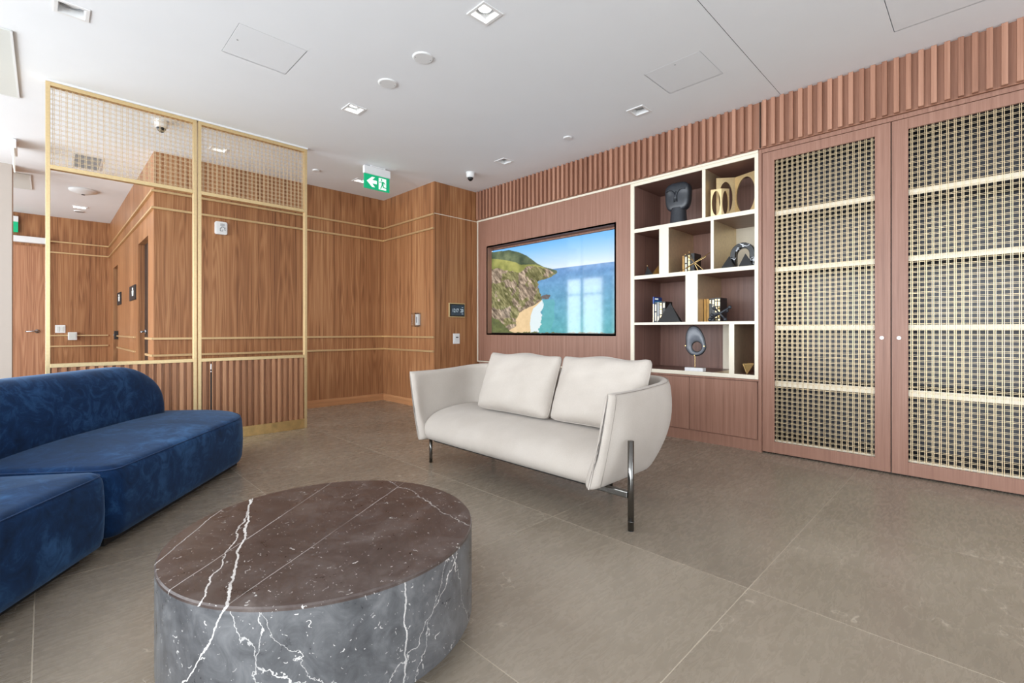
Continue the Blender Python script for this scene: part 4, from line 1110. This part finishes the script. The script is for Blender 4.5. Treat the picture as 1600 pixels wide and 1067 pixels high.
# books
def book(lab, y0, w, x0, depth, z, h, mat, bands, grp, bandmat=None):
    t = thing('book', lab, 'book', (x0 + depth / 2, y0 + w / 2, z), grp)
    c = 0.0022
    G().box(x0, x0 + 0.003, y0, y0 + w, z, z + h).box(x0 + 0.003, x0 + depth, y0, y0 + c, z, z + h).box(x0 + 0.003, x0 + depth, y0 + w - c, y0 + w, z, z + h).out('cover', mat, t)
    box('pages', x0 + 0.003, x0 + depth - 0.004, y0 + c, y0 + w - c, z + 0.003, z + h - 0.004, M['pages'], t)
    g = G()
    for a, b in bands: g.box(x0 - 0.0008, x0, y0 + w * 0.18, y0 + w * 0.82, z + h * a, z + h * b)
    if bands: g.out('spine_title', bandmat or M['gold'], t)
gb = [(0.06, 0.12), (0.16, 0.34), (0.40, 0.62), (0.66, 0.84), (0.88, 0.94)]
ga = [(0.08, 0.5), (0.56, 0.9)]; gc = [(0.80, 0.84), (0.87, 0.93), (0.10, 0.14)]
B2 = 'books on the second shelf'; B3 = 'books on the third shelf, left'; B4 = 'books on the third shelf, right'
book('slim gold-spined book at the left of the second-shelf books', 2.113, 0.022, 4.50, 0.14, Z2, 0.175, M['shadedgold'], [], B2)
book('black book with pale spine title, second of the second-shelf books', 2.084, 0.026, 4.50, 0.14, Z2, 0.180, M['black'], ga, B2, M['cream'])
book('black book in the middle of the second-shelf books, gold spine bands', 2.052, 0.028, 4.50, 0.14, Z2, 0.184, M['black'], gb, B2)
book('broad black book at the right of the second-shelf books', 2.012, 0.036, 4.50, 0.15, Z2, 0.190, M['black'], [], B2)
book('tall thin blue book behind the black ones on the third shelf', 2.405, 0.012, 4.43, 0.17, Z3, 0.262, M['blue'], [(0.02, 0.72)], B3, M['gold'])
book('black book with bold white lettering next to the blue book', 2.379, 0.024, 4.44, 0.15, Z3, 0.205, M['black'], ga, B3, M['cream'])
book('grey-spined black book left of the black pyramid', 2.350, 0.026, 4.44, 0.15, Z3, 0.206, M['greyplastic'], [(0.05, 0.3)], B3, M['cream'])
book('black book with gold spine lettering just behind the black pyramid', 2.318, 0.029, 4.44, 0.15, Z3, 0.208, M['black'], gb, B3)
book('black book with a short pale title at the right of the third-shelf left row', 2.285, 0.030, 4.44, 0.15, Z3, 0.210, M['black'], [(0.7, 0.93)], B3, M['cream'])
book('gold book at the far left of the third-shelf right row', 1.893, 0.022, 4.49, 0.14, Z3, 0.218, M['shadedgold'], [], B4)
book('second gold book of the third-shelf right row', 1.866, 0.024, 4.49, 0.14, Z3, 0.220, M['shadedgold'], [], B4)
book('gold and black banded book in the third-shelf right row', 1.842, 0.022, 4.49, 0.14, Z3, 0.221, M['black'], gc, B4)
book('black book with a pale printed head in the third-shelf right row', 1.812, 0.028, 4.49, 0.15, Z3, 0.222, M['black'], [(0.62, 0.70), (0.74, 0.94)], B4, M['cream'])
book('black book with gold spine bands in the third-shelf right row', 1.788, 0.022, 4.49, 0.15, Z3, 0.226, M['black'], gb, B4)
book('broad black book with gold lettering at the right end of its row', 1.760, 0.026, 4.49, 0.16, Z3, 0.226, M['black'], gb, B4)
# blue cover print
bb = [o for o in bpy.data.objects if o.get('label', '').startswith('tall thin blue')][0]
mesh('cover_print', [(4.445, 2.4045, Z3 + 0.215), (4.595, 2.4045, Z3 + 0.228), (4.595, 2.4045, Z3 + 0.205), (4.445, 2.4045, Z3 + 0.200)], [(0, 1, 2, 3)], M['lightblue'], bb)
mesh('cover_title', [(4.45, 2.4043, Z3 + 0.235), (4.52, 2.4043, Z3 + 0.236), (4.52, 2.4043, Z3 + 0.250), (4.45, 2.4043, Z3 + 0.249)], [(0, 1, 2, 3)], M['signwhite'], bb)

def rods(name, lab, cat, c, segs, r, ball, mat, grp, z):
    t = thing(name, lab, cat, (c[0], c[1], z), grp)
    for a, b in segs:
        o = G().tube([a, b], r, 10).out('rod', mat, t, smooth=True)
        g = G()
        for p in (a, b):
            g.lathe([(ball * 0.05, -ball)] + [(ball * cos(q), ball * sin(q)) for q in [-1.1, -0.6, 0, 0.6, 1.1]] + [(ball * 0.05, ball)], p, 12)
        g.out('tip', mat, o, smooth=True)
rods('star_sculpture', 'thin gold rod star sculpture in front of the second-shelf books', 'sculpture', (4.42, 1.97),
     [((4.39, 2.105, Z2 + 0.006), (4.45, 1.825, Z2 + 0.175)), ((4.44, 2.075, Z2 + 0.176), (4.39, 1.885, Z2 + 0.010)), ((4.46, 2.045, Z2 + 0.198), (4.385, 1.930, Z2 + 0.008)), ((4.44, 2.065, Z2 + 0.04), (4.40, 1.86, Z2 + 0.125))], 0.0032, 0.006, M['gold'], 'rod star sculptures', Z2)
rods('jack_sculpture', 'thick black jack sculpture with bulbous ends before the gold and black books', 'sculpture', (4.43, 1.745),
     [((4.43, 1.832, Z3 + 0.020), (4.43, 1.652, Z3 + 0.130)), ((4.43, 1.792, Z3 + 0.128), (4.43, 1.692, Z3 + 0.020)), ((4.395, 1.80, Z3 + 0.060), (4.465, 1.69, Z3 + 0.10))], 0.0095, 0.0175, M['blacksat'], 'rod star sculptures', Z3)

def pyramid(name, lab, base, apex, mat, grp=None):
    tag(mesh(name, base + [apex], [tuple(range(len(base)))[::-1]] + [(i, (i + 1) % len(base), len(base)) for i in range(len(base))], mat, bevel=0.0012), lab, 'ornament', grp)
sq = lambda x0, x1, y0, y1, z: [(x0, y0, z), (x1, y0, z), (x1, y1, z), (x0, y1, z)]
pyramid('pyramid', 'large matte black pyramid leaning against the third-shelf left books', sq(4.385, 4.435, 2.10, 2.345, Z3), (4.425, 2.225, Z3 + 0.195), M['blackmatte'], 'black pyramids')
pyramid('pyramid', 'small black pyramid left of the black arch', sq(4.385, 4.440, 1.60, 1.715, Z2), (4.415, 1.65, Z2 + 0.112), M['blackmatte'], 'black pyramids')
pyramid('pyramid', 'small black pyramid under the right leg of the black arch', sq(4.385, 4.42, 1.440, 1.562, Z2), (4.405, 1.508, Z2 + 0.118), M['blackmatte'], 'black pyramids')
# arch with white veins
n = NT('black_marble_white_vein'); p = n.pos()
m_ = n.math('LESS_THAN', n.math('ABSOLUTE', n.math('SUBTRACT', n.noise(p, 7.0, 3, 0.6), 0.5)), 0.012)
n.set(col=n.mix(m_, lin((18, 18, 22)), lin((215, 218, 226))), rough=0.22)
g = G(); path = [(1.632, 0.0), (1.632, 0.05), (1.632, 0.10)] + [(1.549 + 0.083 * cos(pi * k / 12), 0.118 + 0.083 * sin(pi * k / 12)) for k in range(13)] + [(1.466, 0.10), (1.466, 0.05), (1.466, 0.0)]
t = thing('arch_sculpture', 'glossy black arch ornament with white veins on the brass-lined shelf', 'ornament', (4.475, 1.549, Z2))
k = 0; N_ = len(path)
for i, (yy, zz) in enumerate(path):
    a = path[max(0, i - 1)]; b = path[min(N_ - 1, i + 1)]; d = Vector((b[0] - a[0], b[1] - a[1])).normalized(); nr = (-d.y, d.x)
    for s, dx in ((-1, 0), (-0.8, -0.006), (0.8, -0.006), (1, 0), (1, 0.05), (-1, 0.05)): g.v.append((4.45 + dx, yy + nr[0] * 0.024 * s, Z2 + max(0, zz + nr[1] * 0.024 * s)))
for i in range(N_ - 1):
    for j in range(6): g.f.append((i * 6 + j, i * 6 + (j + 1) % 6, i * 6 + 6 + (j + 1) % 6, i * 6 + 6 + j))
g.f.append(tuple(range(6))); g.f.append(tuple(range((N_ - 1) * 6, N_ * 6))[::-1])
g.out('arch', n.m, t)

# gold wire pyramid on the second shelf, gold tetrahedron on the bottom shelf
t = thing('wire_pyramid', 'small gold and dark pyramid ornament at the left end of the second shelf', 'ornament', (4.45, 2.43, Z2))
A = [(4.40, 2.492, Z2 + 0.002), (4.39, 2.395, Z2 + 0.002), (4.46, 2.352, Z2 + 0.002), (4.47, 2.47, Z2 + 0.002)]; ap = (4.44, 2.485, Z2 + 0.10); ap2 = (4.44, 2.36, Z2 + 0.095)
mesh('dark_face', [A[0], A[1], A[3], ap], [(0, 1, 3), (1, 2, 3), (2, 0, 3), (0, 2, 1)], M['blackmatte'], t)
mesh('gold_face', [A[1], A[2], A[3], ap2], [(0, 1, 3), (1, 2, 3), (2, 0, 3), (0, 2, 1)], M['shadedgold'], t)
G().lathe([(0.001, -0.006), (0.005, -0.003), (0.005, 0.003), (0.001, 0.006)], (ap[0], ap[1], ap[2] + 0.004), 10).out('bead', M['gold'], t)
t = thing('tetrahedron_ornament', 'small polished gold tetrahedron standing on its point on the lowest shelf', 'ornament', (4.43, 1.50, Z4))
T4 = [(4.40, 1.528, Z4 + 0.094), (4.40, 1.436, Z4 + 0.098), (4.47, 1.47, Z4 + 0.10), (4.425, 1.503, Z4 + 0.002)]
mesh('body', T4, [(0, 1, 3), (1, 2, 3), (2, 0, 3), (0, 2, 1)], M['brasskick'], t)
for i in range(4):
    for j in range(i): G().tube([T4[i], T4[j]], 0.003, 6).out('edge_rod', M['gold'], t)

# pierced disc on a marble block
t = thing('disc_sculpture', 'glossy black pierced pebble sculpture on a white marble block', 'sculpture', (4.45, 1.97, Z4))
box('base_block', 4.395, 4.465, 1.885, 2.062, Z4, Z4 + 0.034, M['marblewhite'], t, bevel=0.002)
G().tube([(4.43, 1.975, Z4 + 0.034), (4.43, 1.975, Z4 + 0.155)], 0.0025, 8).out('stem', M['gold'], t)
cz, cy_ = Z4 + 0.242, 1.967; g = G(); NA, NB = 48, 12
for i in range(NA):
    q = 2 * pi * i / NA; c, s = cos(q), sin(q)
    R_o = 0.092 * (1 + 0.02 * cos(2 * q)) + (0.098 * max(0, s) ** 2.2 if s > 0 else 0.0) ; R_i = 0.052
    oy = cy_ + R_o * c * (1 - 0.25 * max(0, s)) + 0.022 * max(0, s) ** 2; oz = cz + R_o * s * 1.0
    iy = cy_ - 0.012 + R_i * c; iz = cz - 0.008 + R_i * s
    for j in range(NB):
        w = 2 * pi * j / NB; u = 0.5 - 0.5 * math.copysign(abs(cos(w)) ** 0.55, cos(w)); d = 0.017 * math.copysign(abs(sin(w)) ** 0.7, sin(w))
        g.v.append((4.43 + d, oy + (iy - oy) * u, oz + (iz - oz) * u))
for i in range(NA):
    for j in range(NB): a, b = (i + 1) % NA, (j + 1) % NB; g.f.append((i * NB + j, i * NB + b, a * NB + b, a * NB + j))
pb = g.out('pebble', plain('black_gloss_grey_sheen', (104, 108, 116), 0.25, var=0.12), t, smooth=True)  # black pebble; the grey colour is a painted sheen of reflected light
for j_, r_ in ((0, 0.008), (NB // 2, 0.0065)):
    rim = [g.v[i * NB + j_] for i in range(NA)]
    G().tube(rim + rim[:1], r_, 8, caps=False).out('rim', M['black'], pb, smooth=True)
for yy, zz in ((cy_ + 0.093, cz), (cy_ - 0.088, cz), (cy_ + 0.005, cz - 0.090)): G().tube([(4.408, yy, zz), (4.452, yy, zz)], 0.006, 8).out('clamp', M['gold'], t)
